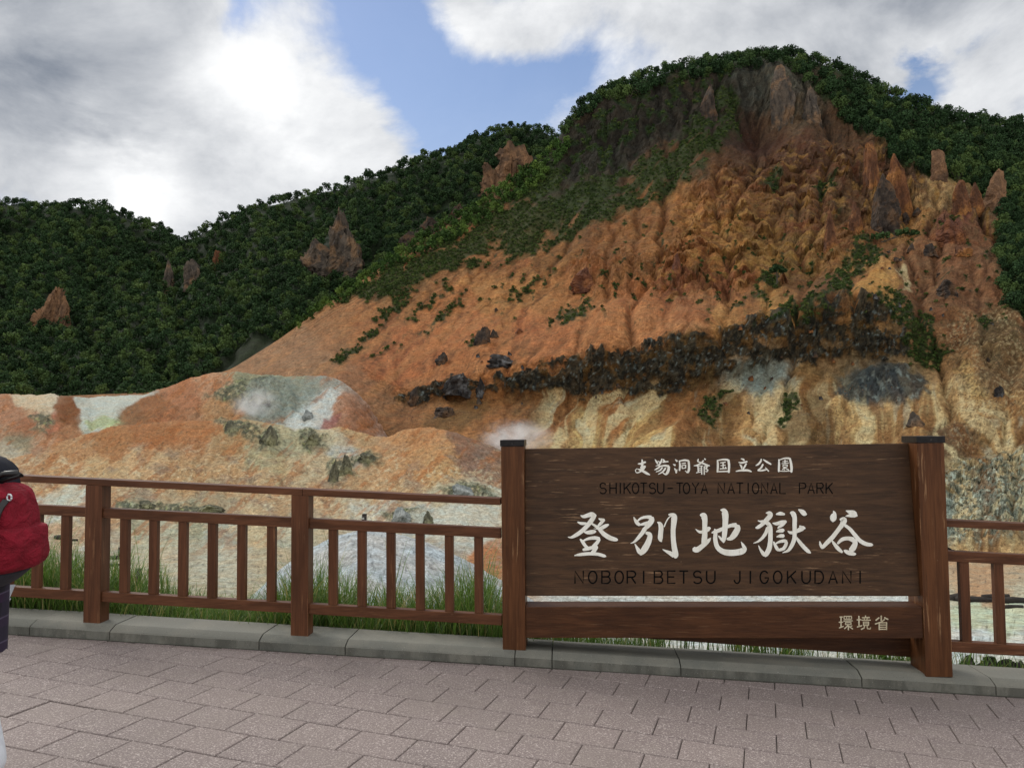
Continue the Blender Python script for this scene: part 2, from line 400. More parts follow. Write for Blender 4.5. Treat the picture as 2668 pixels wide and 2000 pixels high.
# keep the panel's right edge inside the post's side
def clip_x(p, q, lim):
    t = (lim-q.dot(ST))/(p.dot(ST)-q.dot(ST)); return q+(p-q)*t
rl = Vector((RX, ry, 0)).dot(ST)-.001; ll = Vector((LX, ly, 0)).dot(ST)+.171
c_br = clip_x(c_br, c_bl, rl); c_tr = clip_x(c_tr, c_tl, rl); c_bl2 = clip_x(c_bl, c_br, ll); c_tl2 = clip_x(c_tl, c_tr, ll)
TH = PN*.055
m = MB(); m.box8([c_bl2, c_br, c_br+TH, c_bl2+TH, c_tl2, c_tr, c_tr+TH, c_tl2+TH]); panel = m.build('panel', SB, sign, .006)
# shallow board joints across the panel are real grooves
# lower beam
B0 = Vector((LX, ly, 0))+SN*.012
bh = lambda px, py: plane_hit(px, py, B0, SN)
b_tl, b_tr = bh(1136, 1310), bh(1990, 1310); b_bl, b_br = bh(1136, 1377), bh(1994, 1378)
b_tl = clip_x(b_tl, b_tr, ll); b_bl = clip_x(b_bl, b_br, ll); b_tr = clip_x(b_tr, b_tl, rl); b_br = clip_x(b_br, b_bl, rl)
D = SN*.20
m = MB(); m.box8([b_bl, b_br, b_br+D, b_bl+D, b_tl, b_tr, b_tr+D, b_tl+D]); beam = m.build('lower_beam', SBM, sign, .006)
# rail of the fence that passes behind the sign, with a short foot block at the right post
R0 = Vector((LX, ly, 0))+SN*.275
rh = lambda px, py: plane_hit(px, py, R0, SN)
q = [rh(1135, 1360), rh(1972, 1419), rh(1972, 1366), rh(1135, 1306)]
DD = SN*.06
m = MB(); m.box8([q[0], q[1], q[1]+DD, q[0]+DD, q[3], q[2], q[2]+DD, q[3]+DD]); m.build('rear_rail', SBM, sign, .004)
# ---- lettering: every stroke is a flat carved-and-painted piece set on the board
def strokes_to_mesh(mb, strokes, to_pt, off, nvec, step=.00025, wfac=1.0, flat=False, ox=0.0):
    for si, st in enumerate(strokes):
        P = np.array(st, float)
        # smooth the centre line
        if len(P) > 2 and not flat:
            n = len(P); out = []
            for i in range(n-1):
                p0, p1, p2, p3 = P[max(i-1, 0)], P[i], P[i+1], P[min(i+2, n-1)]
                for k in range(5):
                    t = k/5
                    out.append(.5*((2*p1)+(-p0+p2)*t+(2*p0-5*p1+4*p2-p3)*t*t+(-p0+3*p1-3*p2+p3)*t**3))
            out.append(P[-1]); P = np.array(out); P[:, 2] = np.maximum(P[:, 2], 3)
        xy = P[:, :2]; d = np.gradient(xy, axis=0); d /= (np.linalg.norm(d, axis=1, keepdims=True)+1e-9)
        nn = np.stack([-d[:, 1], d[:, 0]], 1); hw = P[:, 2:3]*.5*wfac
        a = xy+nn*hw; b = xy-nn*hw
        e = hw[-1, 0]*.55; s0 = hw[0, 0]*.55
        loop = [xy[0]-d[0]*s0]+list(a)+[xy[-1]+d[-1]*e]+list(b[::-1])
        vs = [to_pt(p[0], p[1])-nvec*(off+si*step) for p in loop]; n = len(a)
        L = len(loop); fs = []
        fs.append((0, 1, L-1)); fs.append((n, n+1, n+2))
        for i in range(n-1): fs.append((1+i, 2+i, L-2-i, L-1-i))
        mb.add(vs, fs)
Z3 = lambda x, y: ((1440+x*.20796)/KP, (1280+y*.20796)/KP)
Z4 = lambda x, y: ((1860+x*.19892)/KP, (1280+y*.19892)/KP)
Z5 = lambda x, y: ((1630+x*.20796)/KP, (1180+y*.20796)/KP)
Z7 = lambda x, y: ((2140+x*.09946)/KP, (1580+y*.09946)/KP)
Z1 = lambda x, y: ((1280+x*.5696)/KP, (1100+y*.5696)/KP)
on_panel = lambda f: (lambda x, y: plane_hit(*f(x, y), P0, PN))
on_beam = lambda f: (lambda x, y: plane_hit(*f(x, y), B0, SN))
BIG3 = [  # first character, second, left part of the third
 [(350,298,10),(385,312,40),(440,298,52),(490,285,58),(520,300,50)], [(535,290,35),(500,340,58),(440,420,55),(370,490,52),(300,540,48),(235,572,30),(190,568,8)],
 [(312,380,14),(350,396,34),(390,400,36),(425,395,20)], [(480,395,22),(520,420,30),(580,465,42),(640,530,55),(720,580,58),(790,600,45),(815,603,18)],
 [(575,338,12),(615,355,42),(645,362,45)], [(640,360,30),(600,400,40),(565,435,22)], [(700,412,22),(660,430,45),(610,455,45),(562,468,15),(515,462,6)],
 [(390,505,14),(440,512,45),(505,503,52),(540,498,25)], [(345,595,18),(375,630,40),(410,680,40),(440,700,28)], [(370,622,18),(450,588,35),(530,580,45),(585,590,40)],
 [(585,595,36),(555,640,45),(505,690,42)], [(380,728,30),(430,716,45),(500,700,42),(560,695,38)], [(548,695,48),(515,745,50),(480,785,42)],
 [(272,800,10),(340,788,36),(450,777,42),(560,782,40),(640,803,38),(668,812,14)],
 [(1015,318,8),(1035,360,35),(1060,395,45),(1092,418,34)], [(1060,370,18),(1110,332,30),(1180,318,40),(1232,325,52)], [(1235,325,60),(1240,360,66),(1212,400,70),(1180,440,56),(1150,465,40)],
 [(1090,418,18),(1140,405,38),(1190,395,48)], [(1155,465,55),(1120,520,50),(1070,580,42),(1020,630,25),(975,648,6)],
 [(1170,515,35),(1212,535,55),(1215,580,65),(1190,650,75),(1150,720,80),(1115,765,60),(1098,790,28)], [(1030,655,12),(1060,710,38),(1085,750,56),(1105,768,46)],
 [(1310,382,10),(1342,402,48),(1357,450,60),(1352,520,60),(1348,580,62),(1355,612,38),(1366,627,12)], [(1395,440,18),(1425,370,15),(1458,322,15),(1480,310,14)],
 [(1452,288,18),(1490,290,44),(1520,315,74),(1516,400,68),(1508,480,60),(1510,580,60),(1520,680,65),(1535,760,70),(1540,800,66),(1535,828,36)], [(1375,722,6),(1420,745,30),(1470,770,50),(1520,800,60)],
 [(1850,292,28),(1888,302,78),(1905,350,68),(1905,430,62),(1905,520,65),(1900,600,70),(1895,650,66)], [(1790,470,8),(1830,500,30),(1870,505,40),(1930,480,55),(1958,462,48),(1978,462,18)],
 [(1765,718,60),(1805,728,68),(1850,700,62),(1910,650,58),(1955,610,42),(1980,580,8)]]
BIG4 = [[(85,240,10),(128,250,66),(148,300,85),(150,380,75),(145,470,70),(138,560,65),(130,630,48),(125,668,18)], [(-30,540,10),(0,530,38),(60,510,50),(150,470,42),(230,442,48),(290,440,64)],
 [(305,445,60),(308,490,76),(270,560,80),(222,610,58),(172,620,28)], [(60,580,18),(95,620,34),(125,650,32)], [(10,490,18),(20,540,48),(17,620,55),(42,720,60),(110,780,70),(200,800,80),(300,795,80),(370,778,82),(402,750,56),(380,700,36),(355,655,6)],
 [(680,280,10),(725,282,54),(738,312,64),(690,370,60),(630,430,50),(580,465,44),(548,475,22)], [(575,380,10),(610,390,24),(640,385,28)], [(660,400,36),(708,420,54),(735,470,60),(740,560,58),(738,650,60),(725,740,65),(692,810,62),(670,848,28)],
 [(700,470,36),(680,540,45),(630,610,38),(572,655,24),(518,675,8)], [(583,705,10),(610,760,30),(645,810,50),(668,830,46)], [(815,296,18),(870,287,48),(925,298,26)],
 [(768,412,12),(820,420,44),(890,398,44),(945,395,38)], [(935,400,30),(895,435,42),(850,465,28),(832,485,5)], [(815,525,14),(860,512,48),(905,508,48),(920,510,18)], [(818,592,10),(870,580,46),(915,580,44)],
 [(780,655,16),(800,700,38),(828,750,44),(845,770,28)], [(810,680,18),(860,655,34),(920,645,44),(950,658,40)], [(950,660,40),(935,710,45),(908,750,46)], [(835,765,28),(870,760,40),(920,745,38)],
 [(1000,277,28),(1032,288,66),(1055,340,60),(1055,440,58),(1055,540,55),(1050,620,55),(1020,700,52),(970,770,38),(895,800,6)], [(965,515,10),(1000,537,38),(1060,530,40),(1120,500,58),(1165,478,58),(1195,482,14)], [(1118,445,10),(1140,470,50),(1150,490,40)],
 [(1075,600,28),(1120,660,45),(1170,720,50),(1230,778,48),(1265,803,16)], [(1105,235,14),(1150,262,58),(1185,290,60),(1213,297,18)],
 [(1562,250,5),(1577,285,48),(1565,330,86),(1560,370,72),(1558,392,28)], [(1728,250,10),(1770,265,44),(1820,282,74),(1852,306,66),(1878,318,16)], [(1725,322,10),(1790,312,48),(1850,316,44)],
 [(1652,365,28),(1700,372,82),(1680,430,65),(1620,510,55),(1550,600,58),(1480,670,55),(1425,728,42),(1412,748,10)], [(1385,650,10),(1395,690,34),(1412,730,36)],
 [(1715,440,38),(1780,490,45),(1840,560,50),(1910,640,52),(1990,685,52),(2060,695,40),(2082,695,13)], [(1540,635,14),(1580,690,42),(1630,750,50),(1680,793,28)],
 [(1620,680,28),(1680,625,48),(1760,612,50),(1826,632,70)], [(1840,632,60),(1848,680,66),(1820,740,78),(1785,770,62)], [(1705,770,28),(1760,798,58),(1830,815,44),(1858,815,18)]]
SMALL = [[(205,80,12),(210,120,25),(205,170,26),(195,205,18)], [(155,133,10),(195,132,22),(250,110,20)], [(185,180,14),(245,165,24)], [(245,165,22),(215,205,24),(180,232,18),(140,245,11),(122,215,8),(145,193,8)], [(150,200,10),(200,215,24),(260,250,28),(305,272,9)],
 [(368,80,8),(390,112,22),(400,135,12)], [(455,72,14),(440,115,20),(410,150,14),(378,162,7)], [(405,100,8),(440,118,15)], [(470,80,15),(490,102,18)], [(465,112,18),(535,105,13)], [(400,150,14),(428,166,20),(390,196,18),(362,210,9)], [(425,166,14),(490,156,22),(540,166,26)], [(542,168,26),(536,210,30),(520,248,30),(498,265,18),(465,245,9)], [(460,180,18),(430,215,16),(380,235,9)], [(502,185,18),(465,232,18),(408,265,8)],
 [(622,80,10),(645,102,22)], [(595,140,8),(622,152,22)], [(612,190,10),(632,225,24),(634,250,14)], [(634,240,14),(645,205,8)], [(672,95,12),(680,150,20),(675,218,18)], [(680,98,14),(740,88,20),(785,95,22)], [(788,95,22),(793,150,24),(792,210,26),(778,244,20)], [(775,244,16),(745,220,7)], [(702,130,10),(752,123,14)], [(705,152,12),(708,190,13)], [(705,155,10),(750,148,12)], [(752,148,13),(750,188,13)], [(706,192,10),(752,185,11)],
 [(912,72,8),(903,98,20)], [(985,68,10),(1000,80,18)], [(855,158,8),(900,150,18),(950,120,18),(975,92,15)], [(900,105,10),(960,125,18),(1020,150,20),(1055,158,8)], [(893,166,9),(965,160,12)], [(907,170,14),(910,232,14)], [(950,165,14),(953,265,14)], [(905,192,8),(950,190,9)], [(905,212,8),(950,211,9)], [(885,246,9),(955,230,10)], [(985,165,14),(985,268,13)], [(985,168,9),(1027,165,15)], [(1027,166,14),(1002,195,14)], [(1000,195,10),(1028,212,16),(1015,232,12),(998,226,7)],
 [(1150,88,14),(1156,150,24),(1150,238,18)], [(1150,92,12),(1220,80,18),(1282,85,24)], [(1287,85,26),(1296,150,26),(1292,242,24)], [(1150,232,11),(1220,229,15),(1290,227,13)], [(1185,122,10),(1250,113,14)], [(1190,157,9),(1250,150,12)], [(1180,197,11),(1262,191,14)], [(1220,120,14),(1222,195,14)], [(1245,170,8),(1256,182,12)],
 [(1445,70,9),(1475,80,20),(1485,96,14)], [(1415,115,9),(1460,121,20),(1522,105,18)], [(1430,140,10),(1450,167,22),(1456,197,13)], [(1512,130,16),(1490,170,20),(1468,207,13)], [(1380,228,9),(1450,216,22),(1530,216,24),(1577,232,12)],
 [(1700,73,14),(1690,105,22),(1660,140,20),(1630,156,8)], [(1725,80,10),(1770,110,22),(1822,140,16)], [(1720,140,20),(1695,185,20),(1657,214,15)], [(1655,216,14),(1700,218,18),(1762,206,15)], [(1750,180,9),(1792,227,16)],
 [(1920,78,14),(1922,150,24),(1918,232,20)], [(1928,84,10),(1990,65,16),(2050,65,22)], [(2055,64,22),(2070,120,26),(2078,185,28),(2076,238,22)], [(1925,224,9),(1990,226,11),(2070,222,10)], [(1965,106,8),(2032,99,10)], [(1996,85,12),(1996,132,12)], [(1955,131,8),(2042,123,10)], [(1970,148,9),(2025,146,10)], [(2025,146,10),(2022,172,10)], [(1970,174,9),(2022,171,9)], [(1970,148,9),(1971,174,9)], [(1995,175,10),(1962,206,11)], [(1990,182,9),(2042,210,13)], [(1986,190,9),(1986,216,8)]]
def seg(w, *pts): return [(x, y, w) for x, y in pts]
KAN = [seg(34,(480,265),(555,265)), seg(34,(515,265),(513,525)), seg(32,(460,400),(565,395)), [(465,550,32),(580,505,28)], seg(24,(590,245),(790,245)), seg(24,(590,318),(790,318)), seg(24,(592,245),(592,318)), seg(24,(788,245),(788,318)), seg(18,(660,245),(660,318)), seg(18,(722,245),(722,318)),
 seg(30,(580,365),(810,362)), seg(26,(620,408),(780,405)), seg(24,(622,460),(780,460)), seg(28,(630,405),(630,460)), seg(28,(772,405),(772,460)), seg(30,(700,475),(600,570)), seg(32,(702,500),(703,600)), seg(30,(710,500),(818,575)), seg(26,(800,490),(745,525)),
 seg(36,(980,240),(985,490)), seg(34,(928,338),(1040,333)), seg(34,(935,525),(1058,490)), seg(32,(1155,228),(1155,280)), seg(32,(1065,280),(1262,276)), seg(26,(1115,290),(1130,330)), seg(26,(1205,288),(1190,330)), seg(30,(1055,347),(1285,345)),
 seg(28,(1090,395),(1240,395)), seg(24,(1090,438),(1240,438)), seg(28,(1090,480),(1240,480)), seg(30,(1102,395),(1102,480)), seg(30,(1232,395),(1232,480)), seg(32,(1130,490),(1115,550),(1035,585)), seg(32,(1195,490),(1200,565),(1275,575),(1285,540)),
 seg(38,(1567,230),(1567,365)), seg(36,(1512,280),(1425,352)), seg(36,(1648,278),(1745,328)), seg(34,(1655,325),(1570,395),(1405,447)), seg(34,(1512,405),(1512,600)), seg(34,(1705,405),(1705,600)), seg(30,(1500,412),(1715,412)), seg(28,(1512,470),(1705,470)), seg(28,(1512,528),(1705,528)), seg(32,(1512,583),(1705,583))]
def arc(cx, cy, rx, ry, a0, a1, n=8): return [(cx+rx*math.cos(math.radians(a0+(a1-a0)*i/n)), cy+ry*math.sin(math.radians(a0+(a1-a0)*i/n))) for i in range(n+1)]
def latin(ch):
    """monoline capitals on a unit box, y down"""
    S = {'N': [[(0,1),(0,0),(1,1),(1,0)]], 'H': [[(0,0),(0,1)],[(1,0),(1,1)],[(0,.48),(1,.48)]], 'I': [[(.5,0),(.5,1)]], 'K': [[(0,0),(0,1)],[(1,0),(0,.62)],[(.36,.40),(1,1)]],
         'T': [[(0,0),(1,0)],[(.5,0),(.5,1)]], 'Y': [[(0,0),(.5,.48),(1,0)],[(.5,.48),(.5,1)]], 'A': [[(0,1),(.5,0),(1,1)],[(.18,.66),(.82,.66)]], 'L': [[(0,0),(0,1),(1,1)]],
         'E': [[(1,0),(0,0),(0,1),(1,1)],[(0,.48),(.85,.48)]], '-': [[(.1,.5),(.9,.5)]],
         'O': [arc(.5,.5,.5,.5,-90,270,20)], 'U': [[(0,0),(0,.62)]+arc(.5,.62,.5,.38,180,0,10)[1:]+[(1,0)]], 'J': [[(.8,0),(.8,.68)]+arc(.42,.68,.38,.32,0,170,8)[1:]],
         'D': [[(0,0),(.45,0)]+arc(.45,.5,.55,.5,-90,90,12)[1:]+[(0,1),(0,0)]], 'P': [[(0,1),(0,0),(.6,0)]+arc(.62,.26,.38,.26,-90,90,8)[1:]+[(0,.52)]],
         'R': [[(0,1),(0,0),(.6,0)]+arc(.62,.25,.38,.25,-90,90,8)[1:]+[(0,.5)],[(.5,.5),(1,1)]],
         'B': [[(0,.47),(.58,.47)]+arc(.58,.235,.36,.235,90,-90,8)[1:]+[(0,0),(0,1),(.6,1)]+arc(.6,.735,.4,.265,90,-90,8)[1:]],
         'G': [arc(.5,.5,.5,.5,-40,-325,18)[:]+[(1,.55),(.55,.55)]],
         'S': [arc(.5,.26,.45,.26,-25,-250,10)+arc(.5,.74,.5,.26,-70,150,12)]}
    return S[ch]
def latin_line(items, y0, y1, w, sw):
    out = []
    for ch, cx in items:
        ww = w*(.9 if ch in 'ILEJ' else 1.0)
        for pl in latin(ch): out.append([(cx+(x-.5)*ww, y0+(y1-y0)*y, sw) for x, y in pl])
    return out
L1T = list(zip('SHIKOTSU-TOYANATIONALPARK', (511,557,590,622,660,697,737,775,818,862,893,934,975,1052,1097,1137,1175,1209,1250,1293,1333,1424,1463,1504,1546)))
L2T = list(zip('NOBORIBETSUJIGOKUDANI', (402,464,525,585,641,697,765,824,880,943,1004,1127,1185,1249,1310,1374,1440,1500,1563,1626,1687)))
def mat_letter(name, a, b):
    m, t, bs = new_mat(name); tc = t.node('ShaderNodeTexCoord').outputs['Object']
    n = t.noise(t.mapping(tc, (30, 30, 5)), 1, 5, .65); n2 = t.noise(tc, 45, 4)
    c = t.mix(t.ramp(n, .35, .70), a, b); c = t.mix(t.ramp(n2, .66, .74), c, tuple(x*.6 for x in b[:3])+(1,))
    t.l.new(c, bs.inputs['Base Color']); bs.inputs['Roughness'].default_value = .7; bs.inputs['Specular IOR Level'].default_value = .08
    return m
WH = mat_letter('white_paint', lin(248, 246, 236), lin(232, 228, 214)); IV = mat_letter('faded_paint', lin(214, 203, 174), lin(182, 168, 138)); BK = mat_letter('black_paint', lin(9, 7, 6), lin(14, 11, 9))
def char(name, groups, nvec, mat, par, wf=1.0, flat=False, step=.00025):
    mb = MB(); off = .0015
    for strokes, f in groups: strokes_to_mesh(mb, strokes, f, off, nvec, step, wf, flat); off += len(strokes)*step
    mb.build(name, mat, par)
p3, p4, p5, p1, b7 = on_panel(Z3), on_panel(Z4), on_panel(Z5), on_panel(Z1), on_beam(Z7)
for g in ([(BIG3[:14], p3)], [(BIG3[14:25], p3)], [(BIG3[25:], p3), (BIG4[:5], p4)], [(BIG4[5:24], p4)], [(BIG4[24:], p4)]): char('title_character', g, PN, WH, panel)
cx = lambda st: sum(q[0] for q in st)/len(st)
lims = [0, 330, 570, 832, 1090, 1340, 1605, 1872, 9999]
for lo, hi in zip(lims[:-1], lims[1:]): char('park_name_character', [([t_ for t_ in SMALL if lo <= cx(t_) < hi], p5)], PN, WH, panel, 1.12, False, .00015)
for items, y0, y1, w_, sw_, nm in ((L1T, 277, 325, 29, 5.4, 'park_name_letter'), (L2T, 679, 735, 38, 6.8, 'title_letter')):
    for it in items: char(nm, [(latin_line([it], y0, y1, w_, sw_), p1)], PN, BK, panel, 1.0, True, .00008)
for lo, hi in ((0, 850), (850, 1330), (1330, 9999)): char('ministry_character', [([t_ for t_ in KAN if lo <= cx(t_) < hi], b7)], SN, IV, beam, 1.0, True, .00012)
xr = RX+.188
build_fence('brown timber fence continuing to the right of the sign', [(xr, xr+1.55, False, True, 6, [xr+.135+i*.237 for i in range(6)])], [(xr, xr+1.62)], [])
# ------------------------------------------------------------------ the land: valley with its mounds, the bare hill, the wooded hills behind
NC = 1180
XS = np.linspace(-330, 2560, NC)
def depth_pt(x, y, d):
    """photograph point (2212 wide) at forward distance d metres -> world"""
    x, y, d = np.broadcast_arrays(np.asarray(x, float), np.asarray(y, float), np.asarray(d, float))
    k = 29.08/36*2212
    D = np.array(_f)[None]*k+np.array(_r)[None]*(x.ravel()[:, None]-1106)-np.array(_u)[None]*(y.ravel()[:, None]-829.1)
    P = D/D[:, 1:2]*d.ravel()[:, None]; P[:, 2] += EYE
    return P.reshape(x.shape+(3,))
def to_px(P):
    q = P-np.array([0, 0, EYE]); zf = q@np.array(_f); k = 29.08/36*2212
    return 1106+k*(q@np.array(_r))/zf, 829.1-k*(q@np.array(_u))/zf
def row(pts, sm=17):
    """pts: (x, y, d) along the row -> world points for every column"""
    a = np.array(pts, float); y = np.interp(XS, a[:, 0], a[:, 1]); d = np.interp(XS, a[:, 0], a[:, 2])
    k = np.hanning(sm+2)[1:-1]; k /= k.sum(); pad = sm//2
    f = lambda v: np.convolve(np.pad(v, pad, mode='edge'), k, 'valid')
    return depth_pt(XS, f(y), f(d))
def zrow(pts):
    """pts: (x, z relative to the eye, d)"""
    a = np.array(pts, float); z = np.interp(XS, a[:, 0], a[:, 1]); d = np.interp(XS, a[:, 0], a[:, 2])
    P = depth_pt(XS, np.full(NC, 925.), d); P[:, 2] = EYE+z; return P
def loft(rows, counts):
    R = np.stack(rows); n = len(R); out = []
    for i in range(n-1):
        p0, p1, p2, p3 = R[max(i-1, 0)], R[i], R[i+1], R[min(i+2, n-1)]
        L = np.linalg.norm(p2-p1, axis=1, keepdims=True)
        m1 = (p2-p0)*(L/(L+np.linalg.norm(p1-p0, axis=1, keepdims=True)+1e-6)); m2 = (p3-p1)*(L/(L+np.linalg.norm(p3-p2, axis=1, keepdims=True)+1e-6))
        for t in np.linspace(0, 1, counts[i], endpoint=(i == n-2)):
            h = (2*t**3-3*t*t+1, t**3-2*t*t+t, -2*t**3+3*t*t, t**3-t*t)
            out.append(h[0]*p1+h[1]*m1*.85+h[2]*p2+h[3]*m2*.85)
    return np.array(out)
def normals(G):
    a = np.gradient(G, axis=0); b = np.gradient(G, axis=1); n = np.cross(b, a); n /= (np.linalg.norm(n, axis=2, keepdims=True)+1e-9)
    return n*np.where(n[:, :, 2:3]+.2*-n[:, :, 1:2] < 0, -1, 1)
def grid_mesh(name, G, mat, cols=None, attrs=None, smooth=True, origin=(0, 0, 0)):
    r, c = G.shape[:2]; idx = np.arange(r*c).reshape(r, c)
    F = np.stack([idx[:-1, :-1], idx[:-1, 1:], idx[1:, 1:], idx[1:, :-1]], -1).reshape(-1, 4)
    return mesh_np(name, G.reshape(-1, 3), F, mat, None, smooth, None if cols is None else cols.reshape(-1, 3), origin, {k: v.ravel() for k, v in (attrs or {}).items()})
def slin(c):
    c = np.asarray(c, float)/255; return np.where(c <= .04045, c/12.92, ((c+.055)/1.055)**2.4)
def palette(u, v, samples, sig=70., desat=.14):
    """ground colour by place: smooth blend of sampled clay and rock tones, with their sunlight and cloud shadow left in"""
    S = np.array([s[:2] for s in samples], float); C = np.array([slin(s[2]) for s in samples]); C = C+(C.mean(1, keepdims=True)-C)*desat; num = 0; den = 1e-12
    for (sx, sy), c in zip(S, C):
        d2 = ((u-sx)**2+((v-sy)*1.15)**2); w = np.exp(-d2/(2*sig*sig))+1e-3/(1+d2/4e3)**2
        num = num+w[..., None]*c; den = den+w
    return num/den[..., None]
def pmask(u, v, poly, soft):
    """1 inside the polygon, falling to 0 over `soft` outside/inside its edge"""
    P = np.array(poly, float); x0, y0 = P.min(0)-soft*2; x1, y1 = P.max(0)+soft*2
    out = np.zeros(u.shape); sel = (u > x0) & (u < x1) & (v > y0) & (v < y1)
    if not sel.any(): return out
    a, b = u[sel], v[sel]; inside = np.zeros(a.shape, bool); dist = np.full(a.shape, 1e9)
    for i in range(len(P)):
        (ax, ay), (bx, by) = P[i], P[(i+1) % len(P)]
        cond = ((ay > b) != (by > b)) & (a < (bx-ax)*(b-ay)/(by-ay+1e-12)+ax); inside ^= cond
        dx, dy = bx-ax, by-ay; t = np.clip(((a-ax)*dx+(b-ay)*dy)/(dx*dx+dy*dy+1e-9), 0, 1)
        dist = np.minimum(dist, np.hypot(a-ax-t*dx, b-ay-t*dy))
    sd = np.where(inside, dist, -dist); out[sel] = sstep(sd, -soft, soft); return out
def mixc(col, m, c): m = m[..., None]; return col*(1-m)+(slin(c) if isinstance(c, (tuple, list)) else c)*m
def fall(u, v, ax=1830., ay=40.):
    """coordinates across and along the lines down which the hill sheds its debris"""
    return np.arctan2(u-ax, v-ay), np.hypot(u-ax, v-ay)

def erode(G, ds, iters, K, m=.48, amp=.12, seed=0, smooth=.04):
    """rain and running water: stream-power incision over the surface; returns the loss of height (metres, <= 0) and catchment"""
    g = G[::ds, ::ds]; R, Cc = g.shape[:2]; X, Y, z = g[..., 0], g[..., 1], g[..., 2].copy(); z0 = z.copy()
    z += np.random.RandomState(seed).normal(size=z.shape)*amp
    ax, ay = np.gradient(X, axis=0), np.gradient(Y, axis=0); bx, by = np.gradient(X, axis=1), np.gradient(Y, axis=1)
    area = np.maximum(np.abs(ax*by-ay*bx), .02).ravel(); N = R*Cc; idx = np.arange(N).reshape(R, Cc)
    nb = [(-1, -1), (-1, 0), (-1, 1), (0, -1), (0, 1), (1, -1), (1, 0), (1, 1)]
    def sh(a, i, j, fill):
        o = np.full(a.shape, fill, a.dtype); r0, r1 = max(0, -i), R-max(0, i); c0, c1 = max(0, -j), Cc-max(0, j)
        o[r0:r1, c0:c1] = a[r0+i:r1+i, c0+j:c1+j]; return o
    D = [np.maximum(np.hypot(sh(X, i, j, 1e9)-X, sh(Y, i, j, 1e9)-Y), .05) for i, j in nb]; I = [sh(idx, i, j, 0) for i, j in nb]
    for it in range(iters):
        best = np.zeros(z.shape); rec = idx.copy(); dist = np.ones(z.shape)
        for (i, j), d, q in zip(nb, D, I):
            s_ = (z-sh(z, i, j, 1e9))/d; w = s_ > best
            best[w] = s_[w]; rec[w] = q[w]; dist[w] = d[w]
        rec[0] = idx[0]
        order = np.argsort(z.ravel(), kind='stable'); r = rec.ravel().tolist(); A = area.tolist(); ol = order.tolist()
        for k in reversed(ol):
            q = r[k]
            if q != k: A[q] += A[k]
        A = np.array(A); F = (K*np.minimum(A, 4000)**m/dist.ravel()).tolist(); zz = z.ravel().tolist()
        for k in ol:
            q = r[k]
            if q != k: f = F[k]; zz[k] = (zz[k]+f*zz[q])/(1+f)
        z = np.array(zz).reshape(R, Cc)
        p_ = np.pad(z, 1, mode='edge'); z = z+smooth*(p_[:-2, 1:-1]+p_[2:, 1:-1]+p_[1:-1, :-2]+p_[1:-1, 2:]-4*z)
    loss = z-z0; A = A.reshape(R, Cc)
    def up(a):
        rr = np.arange(G.shape[0])/ds; cc = np.arange(G.shape[1])/ds
        r0 = np.clip(np.floor(rr).astype(int), 0, R-2); c0 = np.clip(np.floor(cc).astype(int), 0, Cc-2); fr = np.clip(rr-r0, 0, 1)[:, None]; fc = np.clip(cc-c0, 0, 1)[None]
        return (a[r0][:, c0]*(1-fr)+a[r0+1][:, c0]*fr)*(1-fc)+(a[r0][:, c0+1]*(1-fr)+a[r0+1][:, c0+1]*fr)*fc
    return up(loss), up(np.log1p(A))

def mat_earth(name, fine, amp, k=1.0):
    m, t, bs = new_mat(name); tc = t.node('ShaderNodeTexCoord').outputs['Object']
    col = t.node('ShaderNodeAttribute', attribute_name='tone').outputs['Color']
    n1 = t.noise(tc, fine, 8, .65); n2 = t.noise(tc, fine*4.2, 5, .65); n3 = t.noise(tc, fine*.25, 6, .6)
    f = t.math('ADD', t.math('MULTIPLY', t.ramp(n1, .32, .68, .58, 1.38, False), t.ramp(n2, .32, .68, .62, 1.36, False)), 0.0)
    mul = t.node('ShaderNodeVectorMath', operation='SCALE'); t.l.new(col, mul.inputs[0]); t.l.new(t.math('MULTIPLY', f, k), mul.inputs[3])
    tint = t.mix(t.ramp(n3, .35, .65), (1.06, .98, .92, 1), (.95, 1.01, 1.06, 1))
    c = t.mix(1.0, mul.outputs[0], tint, 'MULTIPLY')
    t.l.new(c, bs.inputs['Base Color']); bs.inputs['Roughness'].default_value = .95; bs.inputs['Specular IOR Level'].default_value = .15
    h = t.math('ADD', n1, t.math('MULTIPLY', n2, .5)); bump(t, bs, h, amp, .9)
    return m

